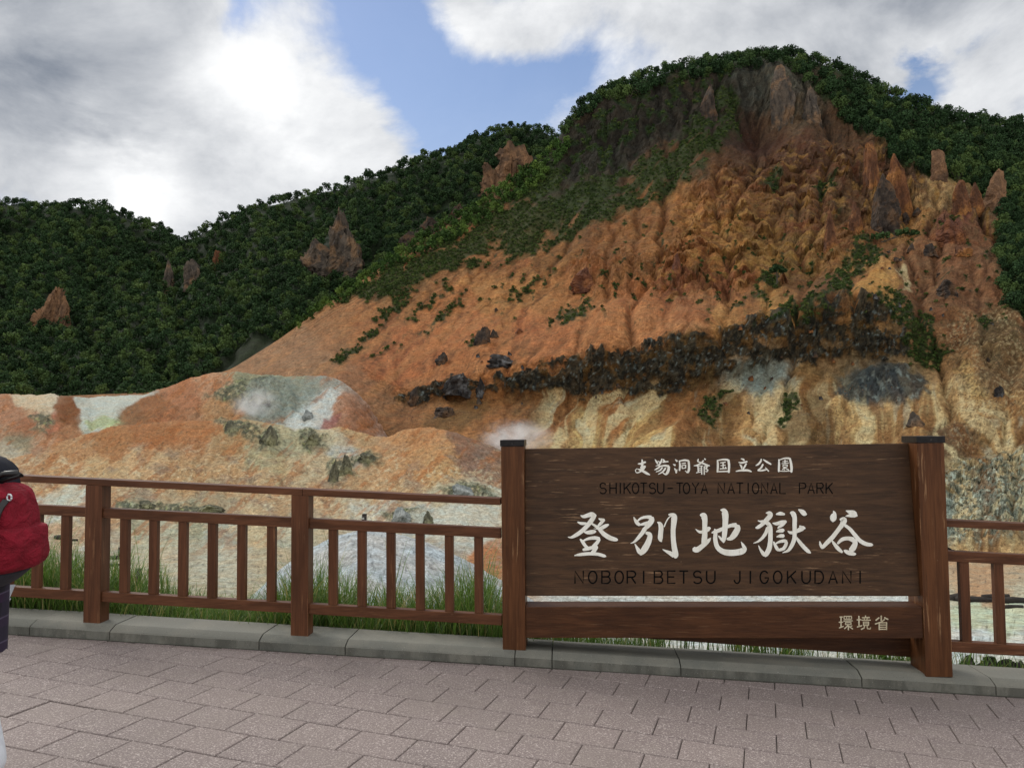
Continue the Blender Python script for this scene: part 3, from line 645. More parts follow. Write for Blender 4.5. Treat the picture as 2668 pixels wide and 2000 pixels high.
# ------------------------------------------------ valley floor and mounds
def build_valley():
    rows = [zrow([(-400, -1.66, 6.55), (1106, -1.75, 6.2), (2700, -1.98, 5.9)]),
            zrow([(-400, -1.75, 7.5), (1106, -1.86, 7.1), (1500, -2.0, 7.1), (2700, -2.25, 6.9)]),
            zrow([(-400, -2.7, 9.5), (1106, -3.0, 9.5), (1500, -3.3, 9.2), (2700, -3.5, 9)]),
            zrow([(-400, -5.6, 16), (500, -5.4, 16), (800, -4.4, 17), (1100, -5.2, 17), (1500, -6.0, 16), (2700, -6, 16)]),
            row([(-400, 1430, 25), (450, 1400, 25), (520, 1310, 25), (620, 1215, 25.5), (700, 1165, 26), (800, 1139, 26.5), (900, 1163, 26.5), (1000, 1204, 26), (1085, 1255, 26), (1200, 1330, 25), (1350, 1410, 25), (1500, 1430, 25), (2700, 1430, 25)], 41),
            row([(-400, 1322, 36), (500, 1318, 36), (800, 1300, 36), (1100, 1318, 36), (1500, 1330, 36), (2000, 1312, 37), (2700, 1312, 37)], 41),
            row([(-400, 1225, 48), (300, 1222, 48), (600, 1215, 48), (1000, 1215, 48), (1500, 1240, 47), (2000, 1243, 47), (2700, 1243, 47)], 41),
            row([(-400, 1160, 58), (0, 1155, 58), (300, 1160, 58), (500, 1150, 58), (800, 1150, 58), (1000, 1140, 58), (1150, 1165, 58), (1500, 1195, 58), (2700, 1212, 57)], 41),
            row([(-400, 1090, 68), (0, 1080, 68), (200, 1072, 68), (400, 1065, 69), (600, 1062, 70), (800, 1058, 70), (950, 1040, 70), (1090, 1062, 70), (1300, 1150, 70), (2000, 1195, 68), (2700, 1200, 68)], 31),
            row([(-400, 1045, 77), (0, 1030, 77), (150, 1000, 78), (300, 975, 78), (450, 965, 79), (560, 968, 79), (700, 985, 80), (800, 990, 80), (900, 968, 80), (960, 955, 79), (1000, 970, 79), (1090, 1005, 80), (1250, 1100, 80), (1400, 1160, 80), (2700, 1190, 78)], 25),
            row([(-400, 1015, 84), (0, 1000, 84), (60, 978, 85), (130, 951, 86), (220, 925, 87), (320, 911, 88), (440, 906, 88), (520, 904, 88), (600, 914, 88), (660, 924, 88), (700, 926, 88), (735, 918, 88), (775, 930, 88), (815, 943, 88), (840, 940, 88), (870, 927, 87), (910, 923, 87), (950, 925, 87), (990, 935, 87), (1040, 951, 87), (1090, 972, 87), (1200, 1040, 88), (1400, 1150, 88), (2700, 1185, 88)], 9),
            row([(-400, 1010, 95), (0, 985, 95), (100, 975, 96), (300, 955, 97), (450, 945, 97), (560, 945, 97), (700, 950, 97), (850, 975, 97), (1000, 990, 97), (1200, 1060, 97), (1400, 1145, 97), (2700, 1180, 97)], 25),
            row([(-400, 925, 108), (0, 915, 108), (60, 908, 108), (110, 905, 108), (170, 892, 112), (260, 885, 116), (320, 882, 110), (400, 875, 107), (520, 872, 106), (600, 880, 107), (680, 885, 108), (760, 890, 108), (850, 960, 108), (1000, 1000, 108), (1400, 1140, 108), (2700, 1175, 108)], 15),
            row([(-400, 858, 122), (0, 850, 122), (100, 852, 122), (150, 853, 122), (166, 856, 124), (200, 857, 140), (310, 853, 138), (340, 841, 124), (400, 817, 120), (450, 804, 118), (500, 801, 118), (560, 808, 120), (640, 811, 122), (700, 809, 124), (740, 818, 124), (800, 870, 124), (850, 955, 122), (1000, 1010, 120), (1400, 1140, 120), (2700, 1170, 120)], 9),
            row([(-400, 890, 150), (160, 890, 150), (300, 890, 155), (500, 850, 150), (700, 850, 150), (850, 980, 150), (1400, 1120, 150), (2700, 1140, 150)], 25)]
    G = loft(rows, [8, 12, 24, 40, 16, 26, 26, 56, 56, 44, 14, 44, 50, 12])
    u, v = to_px(G); N = normals(G); d = G[:, :, 1]
    # relief: gullied clay, knobbly rock
    wob = fbm(u/90, v/60, 4, 3)*22
    th, rr = (u-960-wob)/1.0, v
    mslope = sstep(v, 905, 960)*sstep(d, 55, 75)
    streak = ridged((u+v*.9)/46, (v-u*.25)/210, 4, 20)     # left flank gullies run down to the left
    streak2 = ridged((u-v*.9)/40, (v+u*.25)/190, 4, 27)    # right flank of the pointed mound
    rt = sstep(u+wob, 950, 985)
    gul = streak*(1-rt)+streak2*rt
    h = (gul-.5)*1.4*sstep(d, 60, 72)+fbm(u/24, v/15, 6, 30, .64)*7*sstep(d, 28, 50)+fbm(u/70, v/40, 4, 33)*5*sstep(d, 45, 70)
    uw, vw = u+fbm(u/26, v/18, 4, 40)*26, v+fbm(u/26, v/18, 4, 44)*16
    rocks = [((475, 905), (510, 903), (545, 912), (560, 930), (600, 925), (612, 950), (590, 972), (560, 972), (545, 945), (490, 935)), ((640, 930), (668, 926), (700, 938), (700, 965), (665, 975), (645, 960)),
             ((708, 1018), (712, 992), (735, 990), (760, 985), (800, 976), (822, 990), (800, 1000), (765, 1008), (745, 1030), (715, 1042)), ((250, 1088), (300, 1080), (350, 1088), (470, 1095), (480, 1115), (400, 1118), (320, 1110), (250, 1105)),
             ((830, 1112), (870, 1098), (920, 1100), (930, 1125), (840, 1130)), ((950, 1060), (1000, 1040), (1040, 1050), (1070, 1070), (980, 1078)), ((70, 890), (90, 880), (120, 905), (100, 935), (80, 930)),
             ((445, 850), (520, 820), (590, 815), (640, 830), (640, 870), (600, 890), (560, 880), (500, 870))]
    rk = np.zeros(u.shape)
    for p in rocks: rk = np.maximum(rk, pmask(uw, vw, p, 9))
    rn = ridged(u/19+fbm(u/20, v/16, 4, 52)*.9, v/15+fbm(u/20, v/16, 4, 53)*.9, 5, 50, .62); h += rk*(rn*8+2.0)
    h *= (1-.0*rk)
    gm = pmask(u+fbm(u/40, v/30, 3, 60)*10, v, [(530, 1330), (560, 1240), (640, 1180), (720, 1141), (800, 1128), (900, 1150), (1000, 1192), (1100, 1250), (1250, 1350), (1250, 1500), (530, 1500)], 7)*sstep(d, 40, 34)
    h = h*(1-.75*gm)+gm*(fbm(u/12, v/9, 5, 61)*2.2+fbm(u/60, v/40, 3, 62)*3)
    near = sstep(d, 10, 22); h *= near
    G = G+N*(h*d/1783)[..., None]
    loss, catch = erode(G, 2, 22, .014, seed=8); fz = sstep(d, 30, 60)*sstep(np.arange(G.shape[0]), G.shape[0]-4, G.shape[0]-16)[:, None]; G[:, :, 2] += np.maximum(loss, -3.0)*fz
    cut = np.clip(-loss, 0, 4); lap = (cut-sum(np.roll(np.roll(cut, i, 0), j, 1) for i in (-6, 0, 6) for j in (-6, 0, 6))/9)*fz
    G[:, :, 2] += (fbm(G[:, :, 0]*.9, G[:, :, 1]*.9, 4, 66)*.10)*sstep(d, 6.8, 9)*(1-near)
    # colours of the clays, sun on the mounds painted in as paler tones
    S = [(30, 880, (188, 130, 92)), (70, 920, (170, 108, 68)), (60, 865, (205, 165, 125)), (105, 868, (218, 196, 168)), (95, 905, (192, 112, 74)), (138, 885, (138, 84, 44)), (150, 935, (176, 118, 72)), (230, 868, (208, 208, 198)), (200, 905, (198, 202, 184)), (235, 900, (200, 205, 150)), (285, 895, (150, 100, 56)), (330, 880, (158, 98, 48)), (60, 955, (150, 135, 105)), (90, 972, (200, 150, 112)), (30, 985, (190, 175, 150)),
         (400, 845, (184, 118, 74)), (350, 900, (172, 108, 62)), (450, 835, (200, 142, 100)), (480, 880, (190, 138, 88)), (540, 830, (158, 152, 118)), (590, 835, (160, 165, 140)), (600, 870, (150, 155, 142)), (650, 875, (176, 180, 172)), (680, 890, (212, 213, 208)), (700, 860, (205, 205, 198)), (660, 915, (205, 208, 206)), (735, 880, (188, 132, 98)), (690, 822, (160, 155, 142)), (640, 818, (165, 160, 125)), (760, 905, (170, 112, 76)), (705, 905, (176, 120, 108)),
         (60, 1010, (200, 150, 100)), (150, 985, (198, 142, 86)), (240, 950, (186, 122, 62)), (330, 940, (182, 114, 54)), (420, 930, (190, 122, 62)), (520, 950, (192, 146, 92)), (560, 975, (186, 172, 128)), (620, 965, (190, 180, 140)), (600, 1005, (200, 172, 122)), (640, 1000, (208, 178, 134)), (690, 1000, (210, 182, 140)), (720, 955, (212, 190, 150)), (760, 945, (205, 160, 105)), (740, 965, (190, 188, 180)), (870, 950, (205, 144, 84)), (920, 940, (204, 140, 80)), (840, 990, (206, 152, 96)), (950, 975, (208, 150, 88)), (945, 1020, (210, 158, 96)), (1000, 960, (158, 112, 84)), (1040, 985, (160, 122, 100)), (1070, 1010, (170, 128, 96)), (900, 1010, (204, 146, 86)),
         (100, 1035, (208, 160, 104)), (220, 1020, (212, 168, 112)), (310, 1000, (214, 172, 120)), (400, 1030, (202, 156, 102)), (500, 1020, (204, 160, 108)), (560, 1040, (208, 170, 122)), (700, 1060, (202, 162, 116)), (800, 1050, (206, 160, 108)), (880, 1070, (205, 165, 115)), (960, 1065, (196, 180, 146)), (1050, 1075, (205, 196, 170)), (90, 1090, (214, 212, 196)), (160, 1085, (212, 206, 186)), (230, 1095, (200, 152, 104)), (350, 1085, (196, 164, 122)), (450, 1085, (186, 160, 122)), (420, 1115, (170, 164, 132)), (300, 1110, (176, 168, 136)), (600, 1095, (196, 156, 110)), (720, 1100, (200, 174, 136)), (800, 1105, (208, 200, 180)), (900, 1110, (190, 196, 190)), (1000, 1110, (214, 206, 184)), (1060, 1130, (226, 206, 170)), (1070, 1200, (196, 132, 88)), (1000, 1150, (192, 188, 178)),
         (150, 1150, (206, 168, 130)), (80, 1170, (204, 176, 146)), (180, 1195, (204, 194, 178)), (350, 1160, (196, 188, 158)), (350, 1220, (212, 196, 166)), (480, 1150, (186, 182, 160)), (480, 1210, (206, 196, 170)), (560, 1140, (214, 186, 140)), (640, 1150, (200, 190, 160)), (250, 1260, (212, 196, 172)), (1300, 1290, (222, 220, 214)), (1600, 1300, (226, 224, 218)), (1900, 1300, (228, 224, 216)), (2120, 1230, (210, 164, 120)), (2120, 1270, (208, 162, 118)), (2100, 1330, (216, 222, 186)), (2180, 1345, (222, 226, 190)), (2100, 1385, (226, 226, 222)), (2200, 1390, (222, 222, 214)), (1600, 1420, (224, 224, 220)), (2500, 1300, (216, 190, 150)), (1300, 1450, (200, 200, 192)), (700, 1500, (150, 142, 120)), (200, 1500, (150, 140, 112)), (1900, 1500, (200, 198, 186))]
    wu, wv = u+fbm(u/55, v/30, 5, 70)*38+fbm(u/12, v/8, 3, 71)*9, v+fbm(u/55, v/30, 5, 75)*20+fbm(u/12, v/8, 3, 72)*5
    back = sstep(d, 93, 94.5); nb = 31
    C = palette(wu, wv, S[nb:], 14., .16)*(1-back[..., None])+palette(wu*.7+u*.3, wv*.7+v*.3, S[:nb], 13., .12)*back[..., None]
    far = sstep(d, 45, 60)
    pale = sstep(fbm(u/20+gul, v/11+u*.01, 6, 80, .62), .04, .20)*far*sstep(v, 930, 1000); C = mixc(C, pale*.62*sstep(fbm(u/95, v/48, 4, 82), -.12, .14), (226, 204, 168))
    rust = sstep(fbm((u+v)/40, (v-u*.3)/90, 6, 84, .62), .06, .26)*far; C = mixc(C, rust*.55, (176, 108, 58))
    C = mixc(C, sstep(lap, .02, .22)*.45, C*np.array([.66, .58, .54])); C = mixc(C, sstep(lap, -.02, -.2)*.4, np.minimum(C*1.3+.03, .85))  # hollows darker, ribs lighter: relief shading worked into the clay colours
    grey_ = sstep(fbm((u-v*.6)/60, v/34, 5, 87, .6), .08, .3)*far*sstep(v, 935, 990); C = mixc(C, grey_*.5, (150, 128, 112))
    wht = sstep(fbm(u/10, v/6, 4, 86), .26, .42)*far*sstep(v, 960, 1040); C = mixc(C, wht*.6, (232, 216, 180))
    # grey green sulphur crusts on the rock
    gr = rk*sstep(rn+fbm(u/9, v/8, 3, 90)*.8, .15, .55); C = mixc(C, rk*.6, (176, 172, 140)); C = mixc(C, gr*.85, (92, 94, 76)); C = mixc(C, rk*sstep(fbm(u/13, v/9, 4, 93), .2, .34)*.5, (182, 184, 122))
    C = mixc(C, rk*sstep(fbm(u/6, v/5, 3, 94), .1, .3)*.6, (48, 50, 44))
    C = C*(1+.45*fbm(u/9, v/6, 5, 96, .68)*far)[..., None]; sp = sstep(fbm(u/6, v/4.5, 3, 95), .34, .44)*sstep(d, 55, 70); C = mixc(C, sp*.6, (110, 96, 74))
    def patch(poly, soft, c, amt, wob_=.35):
        nonlocal C
        C = mixc(C, pmask(u+(wu-u)*wob_, v+(wv-v)*wob_, poly, soft)*amt, c)
    patch([(160, 852), (312, 850), (345, 842), (270, 880), (250, 905), (215, 930), (185, 925), (172, 895)], 4, (206, 206, 196), .9)
    patch([(182, 905), (225, 895), (255, 905), (245, 918), (200, 925)], 4, (178, 186, 128), .7)
    patch([(20, 852), (110, 850), (120, 875), (100, 900), (70, 880), (30, 870)], 4, (222, 200, 170), .8)
    patch([(125, 852), (158, 856), (180, 905), (170, 925), (120, 905), (118, 870)], 4, (136, 82, 42), .8)
    patch([(610, 920), (640, 890), (700, 850), (715, 835), (725, 860), (715, 900), (690, 925), (650, 930)], 5, (216, 216, 210), .85)
    patch([(520, 880), (540, 825), (600, 815), (700, 812), (690, 840), (640, 885), (590, 905), (540, 900)], 8, (150, 154, 142), .8)
    patch([(700, 900), (735, 888), (730, 905), (705, 915)], 4, (160, 104, 96), .8)
    patch([(880, 1110), (980, 1090), (1080, 1085), (1080, 1180), (1000, 1185), (900, 1150)], 7, (214, 210, 196), .7)
    patch([(1000, 1215), (1030, 1180), (1080, 1160), (1080, 1250), (1040, 1235)], 5, (190, 126, 82), .8)
    patch([(100, 1060), (170, 1050), (160, 1105), (90, 1110)], 6, (216, 214, 196), .7)
    # slag coloured mound close by
    C = mixc(C, gm*.96, (212, 213, 216)); C = mixc(C, gm*sstep(fbm(u/14, v/7, 5, 97), .1, .35)*.45, (158, 160, 164)); C = mixc(C, gm*sstep(fbm(u/7, v/6, 3, 98), .3, .45)*.6, (96, 98, 100))
    fl = (1-gm)*sstep(d, 60, 50)*sstep(d, 20, 26); C = mixc(C, fl*sstep(fbm(u/50, v/7, 5, 99), .12, .35)*.45, (150, 142, 128)); C = mixc(C, fl*sstep(fbm(u/12, v/4, 4, 100), .3, .42)*.6, (92, 84, 74))
    C = mixc(C, sstep(d, 9.5, 7.5), (70, 62, 46))
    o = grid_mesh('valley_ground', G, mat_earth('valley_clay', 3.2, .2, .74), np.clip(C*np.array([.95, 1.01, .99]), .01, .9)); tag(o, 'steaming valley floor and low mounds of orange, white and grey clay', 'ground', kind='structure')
    return G
VG = build_valley()

# ------------------------------------------------ the bare hill
HILL_POLY_BLACK = [(845, 855), (900, 838), (960, 815), (1000, 808), (1040, 815), (1075, 806), (1100, 812), (1150, 795), (1225, 770), (1260, 758), (1330, 755), (1400, 735), (1440, 722), (1500, 722), (1560, 700), (1620, 672), (1660, 668), (1690, 680), (1720, 700), (1770, 668), (1790, 650), (1850, 642), (1900, 648), (1950, 690), (1965, 740), (1960, 780), (1900, 790), (1830, 775), (1780, 790), (1745, 800), (1700, 790), (1660, 800), (1600, 805), (1560, 820), (1520, 812), (1470, 862), (1400, 868), (1330, 862), (1270, 872), (1200, 850), (1100, 858), (1080, 840), (1020, 850), (950, 855), (900, 875), (860, 872)]
def build_hill():
    rows = [row([(-400, 960, 150), (350, 930, 140), (560, 900, 135), (740, 880, 126), (850, 985, 112), (1000, 1030, 104), (1100, 1045, 99), (1400, 1090, 88), (1800, 1130, 78), (2060, 1190, 64), (2300, 1230, 61), (2700, 1250, 58)]),
            row([(-400, 920, 158), (350, 895, 146), (560, 850, 140), (740, 830, 133), (850, 925, 120), (1000, 950, 114), (1100, 960, 110), (1400, 970, 103), (1800, 985, 95), (2060, 1000, 86), (2300, 1020, 82), (2700, 1060, 78)]),
            row([(-400, 900, 165), (350, 875, 152), (560, 822, 146), (740, 795, 143), (880, 876, 134), (1000, 862, 132), (1270, 868, 126), (1500, 850, 122), (1700, 802, 122), (1980, 795, 116), (2100, 800, 110), (2300, 800, 106), (2700, 850, 100)]),
            row([(-400, 895, 170), (350, 865, 157), (560, 803, 152), (720, 765, 153), (880, 838, 136), (1000, 808, 134.5), (1230, 766, 129), (1400, 733, 125.5), (1560, 698, 123.5), (1640, 676, 123), (1710, 690, 123), (1780, 652, 121), (1850, 645, 120), (1910, 655, 119), (1990, 710, 119), (2100, 725, 118), (2300, 720, 114), (2700, 760, 108)], 13),
            row([(-400, 890, 176), (350, 858, 162), (500, 812, 163), (600, 772, 168), (720, 715, 174), (900, 680, 176), (1100, 670, 170), (1300, 640, 163), (1450, 620, 158), (1560, 622, 154), (1700, 610, 148), (1900, 590, 142), (2100, 590, 138), (2300, 590, 132), (2700, 650, 125)]),
            row([(-400, 885, 182), (350, 852, 168), (500, 803, 172), (600, 748, 179), (720, 672, 188), (900, 590, 196), (1100, 540, 196), (1300, 500, 192), (1420, 480, 188), (1500, 470, 186), (1700, 470, 181), (1850, 470, 176), (2000, 470, 170), (2100, 480, 164), (2300, 490, 155), (2700, 560, 145)]),
            row([(-400, 880, 188), (350, 848, 173), (500, 800, 178), (600, 738, 186), (720, 652, 198), (900, 540, 213), (1100, 440, 224), (1200, 380, 228), (1300, 330, 230), (1450, 300, 229), (1600, 280, 228), (1700, 280, 226), (1850, 310, 222), (2000, 350, 213), (2100, 390, 203), (2300, 420, 190), (2700, 500, 175)]),
            row([(-400, 878, 194), (350, 846, 178), (500, 797, 184), (600, 735, 192), (720, 647, 205), (900, 527, 224), (1000, 467, 233), (1100, 398, 243), (1160, 350, 248), (1205, 298, 251), (1230, 263, 252), (1260, 231, 253), (1300, 204, 256), (1380, 176, 258), (1450, 156, 260), (1530, 141, 262), (1590, 136, 263), (1650, 126, 264), (1700, 124, 264), (1750, 131, 263), (1800, 146, 262), (1860, 176, 260), (1900, 198, 258), (1960, 226, 256), (2050, 254, 252), (2120, 268, 248), (2212, 276, 244), (2300, 281, 240), (2700, 376, 230)], 9),
            row([(-400, 890, 230), (350, 870, 215), (500, 830, 220), (720, 700, 240), (900, 600, 262), (1100, 480, 285), (1200, 400, 295), (1300, 300, 302), (1450, 250, 310), (1650, 215, 318), (1800, 235, 318), (2000, 310, 310), (2300, 370, 300), (2700, 470, 290)])]
    G = loft(rows, [64, 84, 66, 60, 92, 84, 66, 12])
    u, v = to_px(G); N = normals(G); d = G[:, :, 1]
    th, rr = fall(u, v); tw = th+fbm(u/160, v/160, 3, 200)*.07
    lflank = sstep(u+(v-600)*.6, 1420, 1180)
    ribs = ridged(tw*16, rr/320, 4, 210); ribs2 = ridged(tw*46, rr/150, 4, 214)
    fan = sstep(v, 560, 700)
    ga = np.abs(gn(tw*13+fbm(u/50, v/50, 3, 217)*.35, rr/420, 218))*2; gb = np.abs(gn(tw*34+fbm(u/30, v/30, 3, 219)*.4, rr/170, 221))*2
    rough_ = fbm(u/20, v/17, 6, 222, .66)
    amp_ = .45+.9*sstep(fbm(u/130, v/110, 3, 225), -.2, .25)
    h = (np.minimum(ga, .9)**.7-.5)*4*amp_+rough_*5+fbm(u/130+v/300, v/100, 5, 226)*34*sstep(u, 800, 1300)+(ribs-.5)*4; h *= 1-.5*lflank
    # eroded strata cliffs in the middle
    uw, vw = u+fbm(u/60, v/60, 4, 220)*40, v+fbm(u/60, v/60, 4, 224)*34
    mid = pmask(uw, vw, [(1420, 600), (1470, 470), (1520, 380), (1640, 330), (1800, 300), (1960, 340), (2010, 420), (1960, 480), (1880, 490), (1850, 560), (1780, 600), (1680, 620), (1560, 640), (1440, 640)], 26)
    terr = fbm(u/46, v/11, 5, 230); blocky = ridged(u/48+fbm(u/50, v/40, 4, 236)*1.3, v/60+fbm(u/60, v/50, 4, 237)*1.3, 5, 234)
    st = (v+fbm(u/70, v/70, 4, 231)*46+u*.08)/27; saw = st-np.floor(st); on = sstep(fbm(u/52+np.floor(st)*7.3, np.floor(st)*3.1+v*0, 4, 232), -.12, .2)
    h += mid*(saw**1.5*on*20+terr*8+(blocky-.45)*9+rough_*7)
    knob = pmask(uw, vw, [(1230, 560), (1300, 545), (1440, 560), (1500, 590), (1640, 600), (1560, 650), (1440, 625), (1330, 630), (1250, 620)], 14); h += knob*(ridged(u/26, v/30, 4, 240)*15)
    cliff = pmask(uw, vw, [(1240, 260), (1330, 200), (1480, 165), (1640, 140), (1740, 150), (1840, 220), (1930, 280), (1960, 330), (1860, 330), (1760, 270), (1690, 230), (1560, 250), (1450, 290), (1300, 400), (1180, 410), (1200, 340)], 18)
    col_ = ridged(u/34+fbm(u/50, v/60, 4, 251)*1.2, v/130, 4, 250); h += cliff*((col_-.45)*13+fbm(u/16, v/14, 4, 254)*7)
    pinn = pmask(uw, vw, [(1850, 330), (1960, 330), (2050, 400), (2160, 380), (2180, 470), (2080, 520), (1980, 500), (1870, 480)], 16); h += pinn*((ridged(u/34+fbm(u/50, v/40, 4, 261)*.8, v/90, 4, 260)-.4)*20)
    hollow = np.exp(-(((u-1640)/55)**2+((v-275)/40)**2)); h -= hollow*26
    butt = pmask(uw*.5+u*.5, vw*.5+v*.5, [(1625, 165), (1650, 135), (1700, 138), (1728, 180), (1732, 250), (1700, 262), (1690, 215), (1650, 205)], 7); h += butt*(14+ridged(u/13, v/40, 3, 264)*8)
    bu_, bv_ = u+fbm(u/16, v/16, 4, 270)*12, v+fbm(u/22, v/22, 5, 274)*20; bk = pmask(bu_, bv_, HILL_POLY_BLACK, 4)*pmask(bu_, bv_+16*sstep(u, 980, 1250)+fbm(u/40, v/90, 4, 273)*16, HILL_POLY_BLACK, 4)
    bcol = ridged(u/17+fbm(u/40, v/40, 3, 275)*1.1+v/90, v/60, 5, 276, .62); bblk = ridged(u/17, v/15, 4, 280); gap = sstep(fbm(u/56, v/40, 5, 282)+(bcol-.5)*.25+.16*sstep(u, 1000, 1250)-.10, -.22, -.04)
    bk = bk*(.30+.70*gap); h += bk*((bcol-.3)*6+4+(ridged(u/7+fbm(u/24, v/30, 3, 287)*1.2, v/44, 3, 283)-.5)*3.5+fbm(u/30, v/20, 4, 279)*6)
    blue = pmask(u+fbm(u/26, v/18, 4, 284)*26, v+fbm(u/26, v/18, 4, 285)*14, [(1800, 850), (1830, 822), (1880, 805), (1960, 795), (2005, 820), (2000, 850), (1960, 872), (1900, 862), (1850, 862)], 8); h += blue*(ridged((u-v)/20, (u+v*2)/26, 4, 286)*8)
    rub = pmask(u+fbm(u/30, v/30, 3, 288)*20, v, [(2040, 700), (2130, 660), (2230, 650), (2400, 700), (2400, 880), (2180, 900), (2080, 1000), (2040, 980), (2060, 880)], 16); h += rub*(fbm(u/9, v/8, 5, 290)*2.5+fbm(u/40, v/30, 4, 291)*6)
    lowr = pmask(u+fbm(u/30, v/30, 3, 292)*20, v, [(2030, 1020), (2080, 985), (2212, 975), (2500, 1000), (2500, 1160), (2212, 1140), (2130, 1170), (2030, 1160)], 14); h += lowr*(ridged(u/46+fbm(u/40, v/30, 4, 297)*1.6, v/26+fbm(u/40, v/30, 4, 298)*1.2, 5, 294)*13+fbm(u/9, v/7, 4, 295)*6)
    h += fbm(u/15, v/13, 5, 296)*2.4
    edge = sstep(np.arange(G.shape[0]), G.shape[0]-14, G.shape[0]-40)[:, None]; left = sstep(u, 480, 640)
    h *= (.25+.75*edge)*left*(.3+.7*sstep(u, 600, 1000))
    G = G+N*(h*d/1783)[..., None]
    loss, catch = erode(G, 2, 24, .0105, seed=4, amp=.2)
    keep_ = (.25+.75*edge)*left*(1-.75*bk)*(1-.55*sstep(v, 470, 620))*(1-.5*lflank); G[:, :, 2] += np.maximum(loss, -7)*keep_
    lz = G[:, :, 2]; cut = np.clip(-loss, 0, 6); lap = cut-sum(np.roll(np.roll(cut, i, 0), j, 1) for i in (-6, 0, 6) for j in (-6, 0, 6))/9
